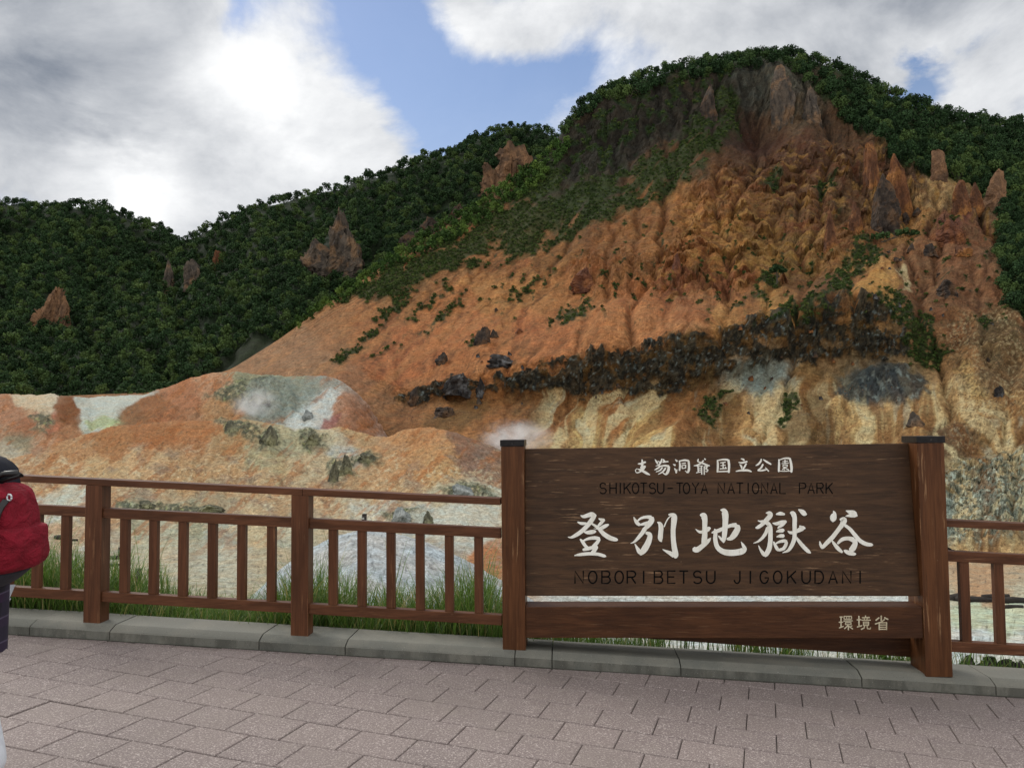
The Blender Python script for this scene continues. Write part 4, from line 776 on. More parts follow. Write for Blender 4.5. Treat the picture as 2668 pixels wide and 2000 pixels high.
    # ---- colours of rock and soil, cloud shadow on the upper hill painted in darker
    S = [(600, 790, (176, 124, 92)), (660, 745, (172, 120, 88)), (700, 720, (170, 112, 74)), (760, 690, (174, 112, 70)), (800, 700, (174, 106, 62)), (850, 650, (166, 106, 64)), (900, 640, (158, 100, 58)), (950, 680, (188, 112, 64)), (1000, 700, (190, 112, 66)), (1080, 640, (186, 120, 68)), (1050, 760, (188, 112, 64)), (900, 760, (182, 104, 60)), (850, 790, (180, 102, 60)), (750, 850, (176, 114, 80)), (800, 880, (170, 112, 76)), (860, 900, (158, 100, 62)), (900, 930, (150, 96, 60)), (1000, 900, (160, 100, 58)), (1080, 910, (160, 98, 54)), (1000, 950, (170, 112, 70)),
         (1100, 560, (160, 98, 54)), (1200, 540, (150, 94, 52)), (1250, 500, (136, 84, 48)), (1200, 640, (184, 116, 66)), (1250, 620, (176, 106, 60)), (1300, 700, (190, 116, 68)), (1180, 720, (190, 112, 66)), (1400, 690, (188, 116, 70)), (1350, 560, (150, 92, 52)), (1400, 640, (172, 100, 56)), (1450, 560, (164, 100, 54)), (1440, 480, (150, 92, 50)), (1500, 450, (182, 116, 62)), (1560, 500, (180, 118, 62)), (1520, 550, (176, 112, 60)), (1600, 400, (150, 94, 54)), (1550, 400, (150, 92, 52)), (1500, 360, (108, 70, 46)), (1620, 350, (100, 64, 44)),
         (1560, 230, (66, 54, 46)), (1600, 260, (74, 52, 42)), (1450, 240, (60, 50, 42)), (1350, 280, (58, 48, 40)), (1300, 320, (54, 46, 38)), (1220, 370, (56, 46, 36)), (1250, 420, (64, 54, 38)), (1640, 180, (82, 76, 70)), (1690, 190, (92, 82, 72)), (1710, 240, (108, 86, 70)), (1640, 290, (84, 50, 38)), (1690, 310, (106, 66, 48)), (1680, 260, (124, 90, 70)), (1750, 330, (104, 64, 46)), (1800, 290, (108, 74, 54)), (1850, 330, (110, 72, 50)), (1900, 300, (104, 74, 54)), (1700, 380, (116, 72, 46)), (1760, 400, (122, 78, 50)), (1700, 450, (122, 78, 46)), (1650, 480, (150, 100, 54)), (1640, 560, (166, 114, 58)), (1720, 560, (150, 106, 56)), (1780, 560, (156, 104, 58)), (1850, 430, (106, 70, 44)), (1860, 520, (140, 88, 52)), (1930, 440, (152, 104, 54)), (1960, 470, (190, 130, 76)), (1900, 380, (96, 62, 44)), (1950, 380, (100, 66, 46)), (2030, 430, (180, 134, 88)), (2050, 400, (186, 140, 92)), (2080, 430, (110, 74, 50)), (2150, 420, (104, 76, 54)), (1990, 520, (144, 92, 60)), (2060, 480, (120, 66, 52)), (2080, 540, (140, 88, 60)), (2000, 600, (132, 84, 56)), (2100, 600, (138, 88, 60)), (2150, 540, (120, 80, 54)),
         (1875, 610, (200, 142, 82)), (1860, 590, (190, 130, 76)), (1790, 620, (126, 82, 52)), (1720, 640, (140, 88, 54)), (1600, 650, (156, 96, 54)), (1560, 620, (150, 84, 50)), (1500, 660, (186, 118, 74)), (1460, 620, (150, 82, 48)), (1580, 670, (190, 130, 74)), (1690, 660, (186, 128, 68)), (1500, 780, (104, 74, 44)), (1400, 830, (130, 84, 48)), (1200, 900, (166, 104, 60)), (1150, 880, (130, 84, 48)), (1250, 930, (212, 168, 112)), (1200, 950, (200, 150, 106)), (1330, 900, (176, 112, 64)), (1400, 925, (212, 164, 106)), (1480, 900, (176, 114, 66)), (1520, 930, (160, 108, 66)), (1600, 910, (200, 148, 96)), (1640, 880, (206, 156, 106)), (1650, 832, (160, 160, 158)), (1640, 960, (200, 148, 98)), (1720, 900, (130, 94, 58)), (1770, 930, (140, 102, 66)), (1740, 850, (170, 120, 74)), (1850, 910, (214, 166, 112)), (1900, 890, (208, 164, 114)), (1950, 900, (200, 150, 100)), (1890, 850, (96, 96, 98)), (1920, 940, (190, 140, 92)), (2000, 870, (190, 146, 100)), (2080, 790, (168, 118, 78)), (2080, 830, (200, 154, 108)), (2060, 720, (146, 96, 62)), (2150, 740, (120, 90, 60)), (2150, 800, (140, 102, 70)), (2180, 880, (186, 138, 90)), (2120, 900, (188, 140, 90)), (2060, 950, (120, 84, 58)), (2150, 960, (176, 130, 84)),
         (2080, 1020, (180, 146, 106)), (2120, 1060, (150, 146, 136)), (2180, 1030, (160, 146, 124)), (2100, 1120, (196, 180, 158)), (2060, 1100, (178, 180, 176)), (2180, 1110, (196, 176, 146)), (2120, 1160, (206, 158, 112)), (2200, 1180, (208, 162, 116)), (2400, 1100, (190, 160, 120)), (2400, 800, (150, 110, 76)), (2400, 500, (110, 90, 60)), (1300, 1000, (205, 160, 110)), (1600, 1020, (205, 160, 110)), (1900, 1020, (205, 160, 110))]
    a1 = fbm(tw*22, rr/120, 5, 300); wu, wv = u+a1*40+fbm(u/30, v/26, 4, 304)*28, v+fbm(u/44, v/34, 5, 305)*30
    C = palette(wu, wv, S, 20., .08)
    low = sstep(v, 690, 760)
    C = C*(1+.26*a1*(1-.3*low))[..., None]
    fi = fbm(th*60+fbm(u/30, v/30, 3, 309)*.5, rr/26, 5, 310, .62); C = C*(1+.30*fi)[..., None]; C = C*(1+.5*rough_)[..., None]*(1+.30*fbm(u/8, v/7, 4, 311, .7))[..., None]; bed = sstep(lap, .03, .30); rib = sstep(lap, -.03, -.28); C = mixc(C, bed*.45*(1-bk), C*np.array([.60, .54, .50])); C = mixc(C, rib*.40*(1-bk)*sstep(v, 330, 430), np.minimum(C*1.35+np.array([.03, .025, .012]), .8))  # gully beds darkened, ribs lightened: debris plus relief shading in the colour
    C = mixc(C, mid*sstep(fbm(u/36, v/9, 5, 312), .05, .3)*.5, (196, 142, 80)); C = mixc(C, mid*sstep(fbm(u/30, v/18, 5, 313), .06, .3)*.55, (116, 62, 42)); C = mixc(C, mid*sstep(terr, -.05, -.3)*.5, (92, 62, 42))
    C = mixc(C, sstep(fbm(u/120, v/60, 4, 314), .15, .4)*.35*(1-low)*sstep(v, 380, 480), (150, 76, 48))
    # pale fans, their sunlit streaks painted paler, and dark rubble chutes under the rock band
    und = sstep(v, 800, 850)*sstep(u, 1130, 1200); f1 = fbm(tw*28+3, rr/260, 4, 316)
    dg = np.abs(gn((u*.62+v*.78)/26+fbm(u/60, v/60, 3, 315)*.7, (u*.78-v*.62)/420, 318)); fur = sstep(dg, .10, .02)*lflank*sstep(v, 470, 560)*sstep(u, 640, 760)*sstep(fbm(u/70, v/60, 3, 321), -.15, .1); C = mixc(C, fur*.55, (96, 66, 42)); C = mixc(C, sstep(dg, .3, .55)*lflank*.3*sstep(v, 520, 600), (206, 140, 92))
    C = mixc(C, und*sstep(f1, .0, .16)*.75, (236, 204, 164)); C = mixc(C, und*sstep(f1, -.08, -.28)*.6, (142, 90, 54))
    C = mixc(C, und*sstep(fbm(tw*30+9, rr/100, 4, 317), .2, .4)*.5, (196, 186, 170))
    for p in ([(1690, 960), (1720, 880), (1745, 835), (1790, 870), (1800, 960)], [(1500, 950), (1530, 880), (1560, 830), (1600, 860), (1570, 950)], [(880, 960), (960, 880), (1040, 860), (1080, 880), (1010, 920), (930, 965)]):
        C = mixc(C, pmask(wu, wv, p, 14)*.75, (124, 88, 54))
    C = mixc(C, pmask(u, v, [(1618, 850), (1630, 812), (1655, 805), (1676, 830), (1660, 850)], 7)*.8, (160, 162, 160))
    C = mixc(C, pmask(wu*.6+u*.4, wv*.6+v*.4, [(1845, 635), (1866, 590), (1905, 582), (1935, 625), (1905, 640)], 5)*.85, (204, 146, 86))
    C = mixc(C, pmask(wu*.6+u*.4, wv*.6+v*.4, [(1935, 575), (1955, 578), (1975, 620), (1960, 622)], 4)*.8, (214, 184, 148))
    C = mixc(C, pmask(wu*.6+u*.4, wv*.6+v*.4, [(2085, 780), (2125, 850), (2110, 870), (2060, 790)], 7)*.8, (214, 168, 116))
    # black basalt band
    C = mixc(C, sstep(bk, .3, .75)*.94, (82, 72, 62)); C = mixc(C, bk*sstep(bcol+fbm(u/12, v/20, 4, 319)*.6, .62, .38)*.85, (48, 44, 42)); C = mixc(C, bk*sstep(fbm(u/22, v/30, 4, 320), .1, .3)*.7, (126, 86, 46))
    C = mixc(C, bk*sstep(fbm(u/9, v/11, 4, 322), .24, .4)*.8, (140, 142, 146))
    C = mixc(C, blue*.85, (70, 72, 78)); C = mixc(C, blue*sstep(fbm((u-v)/18, (u+v)/30, 4, 324), .1, .35)*.7, (158, 158, 158))
    rs = fbm(u/7, v/6, 4, 326)+fbm(u/60, v/50, 4, 325)*.6; C = mixc(C, rub*sstep(rs, .16, .34)*.6, (200, 170, 136)); C = mixc(C, rub*sstep(rs, -.14, -.34)*.6, (92, 72, 52))
    lr = fbm(u/22, v/13, 5, 328); C = mixc(C, lowr*sstep(lr, -.05, .2)*.8, (146, 148, 142)); C = mixc(C, lowr*sstep(fbm(u/16, v/10, 4, 329), .1, .28)*.85, (70, 72, 62)); C = mixc(C, lowr*sstep(fbm(u/12, v/9, 4, 330), .2, .35)*.8, (226, 222, 212))
    spk = sstep(fbm(u/6, v/5.4, 3, 332), .36, .5)*sstep(v, 600, 700); C = mixc(C, spk*.6, (84, 62, 44))
    C = mixc(C, cliff*sstep(col_, .5, .2)*.7, (40, 34, 30)); C = mixc(C, butt*.5*sstep(fbm(u/12, v/22, 4, 334), -.1, .2), (120, 108, 96)); C = mixc(C, hollow*.6, (66, 36, 28))
    C = mixc(C, pinn*sstep(fbm(u/20, v/40, 4, 336), .08, .3)*.6, (172, 120, 62)); C = mixc(C, pinn*sstep(fbm(u/18, v/30, 4, 337), .08, .3)*.6, (84, 50, 38))
    # ---- where plants hold the soil
    veg = np.zeros(u.shape); pu, pv = u+fbm(u/26, v/22, 5, 340)*34, v+fbm(u/26, v/22, 5, 344)*28
    band = pmask(pu, pv, [(700, 640), (800, 600), (900, 530), (1000, 460), (1100, 400), (1200, 330), (1240, 400), (1330, 370), (1420, 330), (1500, 260), (1560, 180), (1600, 210), (1590, 270), (1500, 380), (1400, 430), (1300, 480), (1200, 530), (1080, 570), (980, 580), (900, 610), (860, 640), (790, 650)], 14)
    band *= sstep(fbm(tw*34, rr/80, 5, 346), -.34, -.02); veg = np.maximum(veg, band)
    streaks = [[(720, 775), (760, 745), (800, 715), (830, 700), (800, 740), (760, 768), (730, 782)], [(810, 690), (840, 660), (880, 620), (905, 625), (870, 665), (830, 698)], [(870, 600), (900, 560), (930, 570), (900, 610)], [(900, 720), (950, 680), (990, 640), (1010, 625), (1000, 650), (960, 690), (910, 724)], [(790, 770), (830, 755), (880, 725), (860, 745), (810, 772)], [(1010, 740), (1030, 710), (1045, 712), (1040, 740), (1020, 752)], [(870, 690), (930, 640), (980, 600), (960, 640), (900, 680)],
               [(1085, 660), (1140, 610), (1200, 570), (1190, 595), (1120, 640)], [(1250, 470), (1300, 465), (1280, 480)], [(1180, 700), (1230, 660), (1290, 640), (1270, 670), (1210, 700)], [(1640, 620), (1700, 560), (1690, 610), (1640, 640), (1600, 660)], [(1760, 670), (1790, 610), (1830, 560), (1850, 500), (1880, 505), (1900, 540), (1930, 555), (1880, 575), (1850, 590), (1830, 640)], [(1880, 640), (1940, 625), (2010, 680), (2040, 760), (2010, 800), (1965, 770), (1950, 700), (1890, 650)], [(1660, 690), (1740, 640), (1790, 640), (1760, 680), (1720, 700)], [(1510, 900), (1530, 860), (1570, 838), (1565, 870), (1530, 915)], [(1680, 920), (1700, 860), (1725, 835), (1722, 880), (1690, 930)], [(1640, 400), (1680, 360), (1690, 375), (1660, 410)], [(1750, 410), (1790, 370), (1800, 395), (1770, 430)], [(2100, 690), (2150, 670), (2130, 710)], [(2010, 760), (2050, 740), (2040, 790)]]
    for i, p in enumerate(streaks): veg = np.maximum(veg, pmask(pu, pv, p, 6)*sstep(fbm(u/14, v/14, 3, 350+i), -.36, -.05))
    spots = sstep(fbm(u/20, v/14, 5, 375), .30, .38)*sstep(v, 380, 520)*sstep(v, 760, 640)*.9*sstep(u, 950, 1100); veg = np.maximum(veg, spots)
    wood = pmask(u+fbm(u/40, v/40, 3, 376)*24, v, [(1745, 160), (1800, 220), (1870, 300), (1950, 350), (2000, 370), (2120, 400), (2165, 480), (2150, 560), (2180, 660), (2400, 700), (2700, 700), (2700, 200), (2200, 240), (1900, 180)], 8)
    veg = np.maximum(veg, wood)
    veg = np.maximum(veg, pmask(pu, pv, [(1210, 320), (1300, 215), (1450, 165), (1560, 145), (1600, 170), (1560, 230), (1440, 270), (1320, 350), (1240, 400)], 12)*sstep(fbm(u/30, v/24, 5, 347), .0, .16))
    topw = sstep(np.arange(G.shape[0]), G.shape[0]-28, G.shape[0]-16)[:, None]*np.ones(u.shape); veg = np.maximum(veg, topw*sstep(u, 560, 700))
    vc = slin((50, 62, 34))[None, None]*(1+.5*fbm(u/16, v/12, 4, 378))[..., None]; bandc = slin((62, 70, 40))[None, None]*(1+.5*fbm(u/14, v/10, 4, 379))[..., None]
    C = mixc(C, veg*.93, np.where((band > .5)[..., None], bandc, vc))
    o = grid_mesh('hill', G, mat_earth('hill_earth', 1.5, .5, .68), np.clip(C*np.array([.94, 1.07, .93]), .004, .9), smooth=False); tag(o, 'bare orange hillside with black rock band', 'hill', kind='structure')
    return G, u, v, veg, band, wood, bk
HG, HU, HV, HVEG, HBAND, HWOOD, HBK = build_hill()

# ------------------------------------------------ wooded hills behind
def build_back():
    rows = [row([(-400, 930, 160), (600, 920, 158), (1500, 900, 230)]),
            row([(-400, 845, 205), (0, 835, 205), (200, 830, 200), (400, 800, 200), (600, 750, 205), (800, 700, 230), (1300, 600, 260)]),
            row([(-400, 690, 275), (0, 700, 275), (200, 700, 270), (400, 655, 262), (600, 600, 265), (800, 540, 280), (1000, 470, 300), (1300, 400, 320)]),
            row([(-400, 545, 345), (0, 548, 345), (200, 575, 340), (300, 600, 335), (400, 590, 328), (520, 530, 325), (700, 470, 330), (900, 410, 340), (1050, 355, 350), (1150, 335, 352), (1300, 345, 352), (1500, 400, 352)]),
            row([(-400, 425, 420), (0, 436, 420), (100, 450, 420), (210, 452, 420), (270, 470, 418), (330, 493, 415), (392, 519, 405), (430, 508, 395), (480, 482, 390), (520, 462, 388), (620, 434, 388), (730, 408, 390), (850, 372, 392), (1000, 325, 395), (1060, 290, 395), (1110, 274, 395), (1180, 290, 395), (1240, 335, 395), (1400, 400, 395), (1700, 600, 395)], 9),
            row([(-400, 480, 470), (200, 500, 470), (392, 560, 455), (700, 470, 440), (1100, 350, 450), (1400, 460, 450), (1700, 660, 450)])]
    xs_keep = XS < 1420
    rows = [r[xs_keep][::3] for r in rows]
    G = loft(rows, [14, 40, 44, 40, 10]); u, v = to_px(G); N = normals(G); d = G[:, :, 1]
    h = (ridged((u-v*.5)/150, v/340, 3, 400)-.5)*46+fbm(u/30, v/26, 4, 404)*6
    edge = sstep(np.arange(G.shape[0]), G.shape[0]-10, G.shape[0]-30)[:, None]; h *= .2+.8*edge
    G = G+N*(h*d/1783)[..., None]
    loss, catch = erode(G, 1, 16, .030, seed=12, amp=.6, smooth=.1); G[:, :, 2] += np.maximum(loss, -14)*(.15+.85*edge)
    C = np.ones(u.shape+(3,))*slin((30, 42, 22)); C *= (1+.5*fbm(u/12, v/9, 4, 408))[..., None]
    C = mixc(C, pmask(u, v, [(380, 860), (430, 800), (560, 720), (620, 740), (560, 830)], 20)*.6, (42, 48, 28))
    o = grid_mesh('wooded_hills', G, mat_earth('forest_floor', .5, .3, .8), C); tag(o, 'dark wooded hills at the head of the valley', 'hill', kind='structure')
    return G, u, v
BG, BU, BV = build_back()
# ------------------------------------------------------------------ leaves and trees
def mat_leaf(name, dark, light, pale):
    m, t, bs = new_mat(name)
    sh = t.node('ShaderNodeAttribute', attribute_name='shade').outputs['Fac']; ti = t.node('ShaderNodeAttribute', attribute_name='tint').outputs['Fac']
    rnd = t.node('ShaderNodeObjectInfo').outputs['Random']
    hue = t.math('FRACT', t.math('ADD', rnd, ti))
    c = t.mix(sh, dark, light); c = t.mix(t.math('MULTIPLY', t.ramp(hue, .55, 1.0, 0, 1, False), .65), c, pale)
    c2 = t.mix(t.math('MULTIPLY', t.ramp(hue, .35, .0, 0, 1, False), .6), c, tuple(x*.55 for x in dark[:3])+(1,))
    t.l.new(c2, bs.inputs['Base Color']); bs.inputs['Roughness'].default_value = .9; bs.inputs['Specular IOR Level'].default_value = .12
    return m
LEAF = mat_leaf('broadleaf_foliage', lin(34, 53, 31), lin(60, 84, 48), lin(94, 112, 58))
BARK = plain('bark', lin(82, 74, 64), .9, .4, 8)
def crown_arrays(rs, R, H, n, leaf):
    """leaf clumps on the shells of many small lobes; centre at the crown's base"""
    k = rs.randint(9, 15); cs = []
    for i in range(k):
        a = rs.rand()*2*np.pi; q = rs.rand()**.6*.68; zc = rs.rand()
        cs.append((math.cos(a)*q*R*(1-.35*zc), math.sin(a)*q*R*(1-.35*zc), H*(.22+.62*zc)))
    cs = np.array(cs); rr = rs.uniform(.27, .46, k)*R; w = rr**2/np.sum(rr**2)
    li = rs.choice(k, n, p=w); dz = rs.normal(size=(n, 3)); dz[:, 2] += .45; dz /= np.linalg.norm(dz, axis=1, keepdims=True)
    P = cs[li]+dz*(rr[li]*rs.uniform(.62, 1.08, n))[:, None]
    nn = dz+rs.normal(size=(n, 3))*.55; nn /= np.linalg.norm(nn, axis=1, keepdims=True)
    a = np.cross(nn, rs.normal(size=(n, 3))); a /= np.linalg.norm(a, axis=1, keepdims=True)+1e-9; b = np.cross(nn, a)
    s = (leaf*rs.uniform(.6, 1.35, n))[:, None]
    V = np.stack([P-a*s*.5, P-b*s*.38, P+a*s*.5, P+b*s*.38], 1)
    tone = np.clip(rs.uniform(.0, .8, n)+rs.uniform(-.25, .25, k)[li], 0, 1)
    return V.reshape(-1, 3), np.arange(n*4).reshape(n, 4), np.repeat(tone, 4)
def trunk_mesh(R, H, base):
    m = MB(); m.tube([(0, 0, -2.2), (.08, .02, -1.2), (-.05, .1, base+.6), (.1, 0, base+H*.5)], [.26, .2, .16, .07], 7)
    for a, q in ((.4, .5), (2.3, .6), (4.2, .45), (5.4, .55)):
        m.tube([(0, .05, base+.3), (math.cos(a)*R*q*.5, math.sin(a)*R*q*.5, base+H*.22), (math.cos(a)*R*q, math.sin(a)*R*q, base+H*.5)], [.1, .07, .03], 5)
    return m
rs0 = np.random.RandomState(21)
PROTO = []
for i in range(8):
    R, H = rs0.uniform(3.3, 3.9), rs0.uniform(3.9, 5.2); base = -.5
    V, F, T = crown_arrays(rs0, R, H, 1000, .52); V[:, 2] += base
    PROTO.append((R, H, base, V, F, T))
def make_tree(i, name, label, group):
    R, H, base, V, F, T = PROTO[i]
    root = empty(name, (0, 0, 0), label, 'tree', group)
    trunk_mesh(R, H, base).build('trunk', BARK, root)
    mesh_np('crown', V, F, LEAF, root, False, None, (0, 0, 0), {'shade': T, 'tint': np.zeros(len(V))})
    return root
def copy_tree(src, label=None, group=None):
    r = src.copy(); COL.objects.link(r)
    if label: r['label'] = label
    if group: r['group'] = group
    for ch in src.children:
        c = ch.copy(); COL.objects.link(c); c.parent = r
    return r
# outcrops on the wooded slopes where no tree stands
OUTC = [[(680, 520), (710, 470), (740, 465), (755, 490), (755, 560), (735, 580), (690, 575)], [(1040, 430), (1070, 370), (1100, 330), (1130, 360), (1120, 380), (1060, 410)], [(860, 520), (930, 460), (1010, 420), (1020, 440), (950, 490), (880, 535)], [(90, 690), (100, 640), (120, 640), (140, 670), (135, 695)], [(345, 640), (350, 560), (372, 560), (370, 630)], [(400, 615), (410, 560), (440, 560), (430, 605)], [(455, 575), (470, 540), (486, 570)]]
SHOW = []   # accepted places: (px, py, crown px, world point, where)
def scatter(G, u, v, ok, size, rs, where, gap=.52):
    idx = np.argwhere(ok); rs.shuffle(idx); cell = {}; out = []
    for r, c in idx:
        x, y = u[r, c], v[r, c]; s = size(x, y)*rs.uniform(.78, 1.22); k = (int(x//20), int(y//20)); good = True
        for i in (-1, 0, 1, -2, 2):
            for j in (-1, 0, 1, -2, 2):
                for (qx, qy, qs) in cell.get((k[0]+i, k[1]+j), ()):
                    if (qx-x)**2+((qy-y)*1.35)**2 < ((s+qs)*.5*gap*1.25)**2: good = False; break
                if not good: break
            if not good: break
        if good: cell.setdefault(k, []).append((x, y, s)); out.append((x, y, s, G[r, c].copy(), where))
    return out
rs1 = np.random.RandomState(5)
okb = (BU > -60) & (BU < 1330) & (BV < 880)
okb[-3:] = False
for p in OUTC: okb &= pmask(BU, BV+14, p, 9) < .93
okb &= ~((pmask(BU, BV, [(360, 900), (420, 800), (560, 725), (640, 740), (620, 830), (560, 900)], 10) > .5) & (rs1.rand(*BU.shape) > .02))
T_BACK = scatter(BG, BU, BV, okb, lambda x, y: (22+max(0, (y-500))*.03)*(.75+.5*rs1.rand()), rs1, 'back', .33)
hr = np.arange(HG.shape[0])[:, None]*np.ones(HU.shape)
okw = ((HWOOD > .55) | ((hr > HG.shape[0]-34) & (HU > 1215))) & (HU > 1200) & (HU < 2290) & (hr < HG.shape[0]-3)
okw &= rs1.rand(*okw.shape) < .6
T_TOP = scatter(HG, HU, HV, okw, lambda x, y: 38*(.7+.5*rs1.rand()), rs1, 'top', .30)
# leafy shrubs along the left shoulder of the bare hill
oks = (pmask(HU, HV, [(560, 735), (640, 690), (720, 640), (900, 520), (1100, 400), (1200, 318), (1232, 300), (1215, 350), (1120, 440), (1000, 510), (900, 560), (830, 590), (760, 640), (690, 680), (640, 715)], 5) > .5) & (rs1.rand(*HU.shape) < .2)
T_SHR = scatter(HG, HU, HV, oks, lambda x, y: 24, rs1, 'shoulder', .40)
# trees standing in sight one by one: the largest in the picture; the rest of the far wood is one mass
allt = sorted(T_BACK+T_TOP, key=lambda q: -q[2]*(1.25 if q[4] == 'top' else 1))
keep, rest = allt[:285], allt[285:]
LB = {'top': ('broadleaf tree in the wood crowning the bare orange hill', 'trees crowning the bare hill'), 'back': ('broadleaf tree in the dense wood on the dark slopes at left', 'trees on the dark wooded slopes')}
firsts = {}
for (x, y, s, P, where) in keep:
    i = int(rs1.randint(8)); lab, grp = LB[where]
    if i not in firsts: t = firsts[i] = make_tree(i, 'broadleaf_tree', lab, grp)
    else: t = copy_tree(firsts[i], lab, grp)
    sc_ = s*P[1]/1783/(2*PROTO[i][0])*1.12
    t.location = (P[0], P[1], P[2]-.3); t.rotation_euler = (0, 0, rs1.rand()*6.28); t.scale = (sc_, sc_, sc_*rs1.uniform(.85, 1.2))
def mass(items, name, label, cat, group_kind, n, leaf, tint_lo=0., tint_hi=1., mat=None, hscale=1.0):
    VV, FF, TT, HH = [], [], [], []; b = 0
    protos = []
    for q in range(7):
        R, H = rs1.uniform(3.0, 3.6), rs1.uniform(3.8, 5.2)*hscale; protos.append((R,)+crown_arrays(rs1, R, H, n, leaf))
    for (x, y, s, P, where) in items:
        R, V, F, T = protos[rs1.randint(7)]; k = s*P[1]/1783/(2*R)*1.12; a = rs1.rand()*6.28
        W = np.stack([V[:, 0]*math.cos(a)-V[:, 1]*math.sin(a), V[:, 0]*math.sin(a)+V[:, 1]*math.cos(a), V[:, 2]+.4], 1)*k+P
        VV.append(W); FF.append(F+b); TT.append(T); HH.append(np.full(len(V), rs1.uniform(tint_lo, tint_hi))); b += len(V)
    o = mesh_np(name, np.concatenate(VV), np.concatenate(FF), mat or LEAF, None, False, None, (0, 0, 0), {'shade': np.concatenate(TT), 'tint': np.concatenate(HH)})
    tag(o, label, cat, kind='stuff'); return o
mass(rest, 'far_wood', 'mass of broadleaf woodland covering the far hills', 'woodland', 'stuff', 400, .72)
SHRUB = mat_leaf('shrub_foliage', lin(42, 64, 28), lin(80, 108, 48), lin(110, 132, 60))
mass(T_SHR, 'shrub_belt', 'belt of fresh green shrubs along the left shoulder of the bare hill', 'shrubs', 'stuff', 260, .85, mat=SHRUB)
# low scrub on the vegetated patches of the hill
okv = (HVEG > .55) & (HWOOD < .5) & (hr < HG.shape[0]-24) & (HU > 600) & (HU < 2260)
okv &= rs1.rand(*okv.shape) < .16
T_SCR = scatter(HG, HU, HV, okv, lambda x, y: 9 if y < 560 else 11, rs1, 'scrub', .34)
SCRUB = mat_leaf('scrub_foliage', lin(44, 58, 28), lin(78, 98, 46), lin(98, 108, 56))
mass(T_SCR, 'hill_scrub', 'low dark green scrub and grass clinging to the bare hill', 'scrub', 'stuff', 60, 1.35, mat=SCRUB, hscale=.55)
print('trees', len(T_BACK), len(T_TOP), 'shrubs', len(T_SHR), 'scrub', len(T_SCR))
def ground_at(G, u, v, x, y, dmin=0):
    q = (u-x)**2+(v-y)**2+np.where(G[:, :, 1] < dmin, 1e9, 0); i = np.unravel_index(np.argmin(q), u.shape); return G[i]
HPU, HPV = to_px(HG); VPU, VPV = to_px(VG); BPU, BPV = to_px(BG)
def hill_pt(x, y): return Vector(ground_at(HG, HPU, HPV, x, y))
def valley_pt(x, y, dmin=12): return Vector(ground_at(VG, VPU, VPV, x, y, dmin))
def back_pt(x, y): return Vector(ground_at(BG, BPU, BPV, x, y))
# the two little trees on the open slope
def slope_tree(label, base, lean, blobs):
    P = hill_pt(*base); s = P.y/1783
    root = empty('small_tree', P, label, 'tree')
    m = MB(); tip = P+Vector((lean[0]*s, -.5, lean[1]*s)); mid = P.lerp(tip, .5)+Vector((0, 0, -.15))
    m.tube([P-Vector((0, 0, .6)), P, mid, tip], [.16, .14, .1, .06], 6)
    for (bx, by, r) in blobs: m.tube([mid, P+Vector((bx*s, -.4, by*s))], [.07, .03], 5)
    m.build('trunk', BARK, root)
    V, F, T = [], [], []; b = 0
    for (bx, by, r) in blobs:
        a, f, t_ = crown_arrays(rs1, r*s, r*s*.55, 90, .6); a = a+np.array(P)+np.array([bx*s, -.4, by*s-r*s*.25]); V.append(a); F.append(f+b); T.append(t_); b += len(a)
    mesh_np('crown', np.concatenate(V)-np.array(P), np.concatenate(F), LEAF, root, False, None, (0, 0, 0), {'shade': np.concatenate(T), 'tint': np.full(b, .4)})
slope_tree('small wind-bent tree leaning right above the green gully of the hill', (1902, 524), (42, 16), [(35, 18, 14), (52, 22, 16), (70, 18, 12), (10, 14, 16), (-12, 12, 18)])
slope_tree('little round-topped tree alone in the middle of the orange slope', (1681, 612), (-2, 26), [(-10, 28, 12), (6, 30, 14), (16, 26, 9), (-4, 34, 10)])
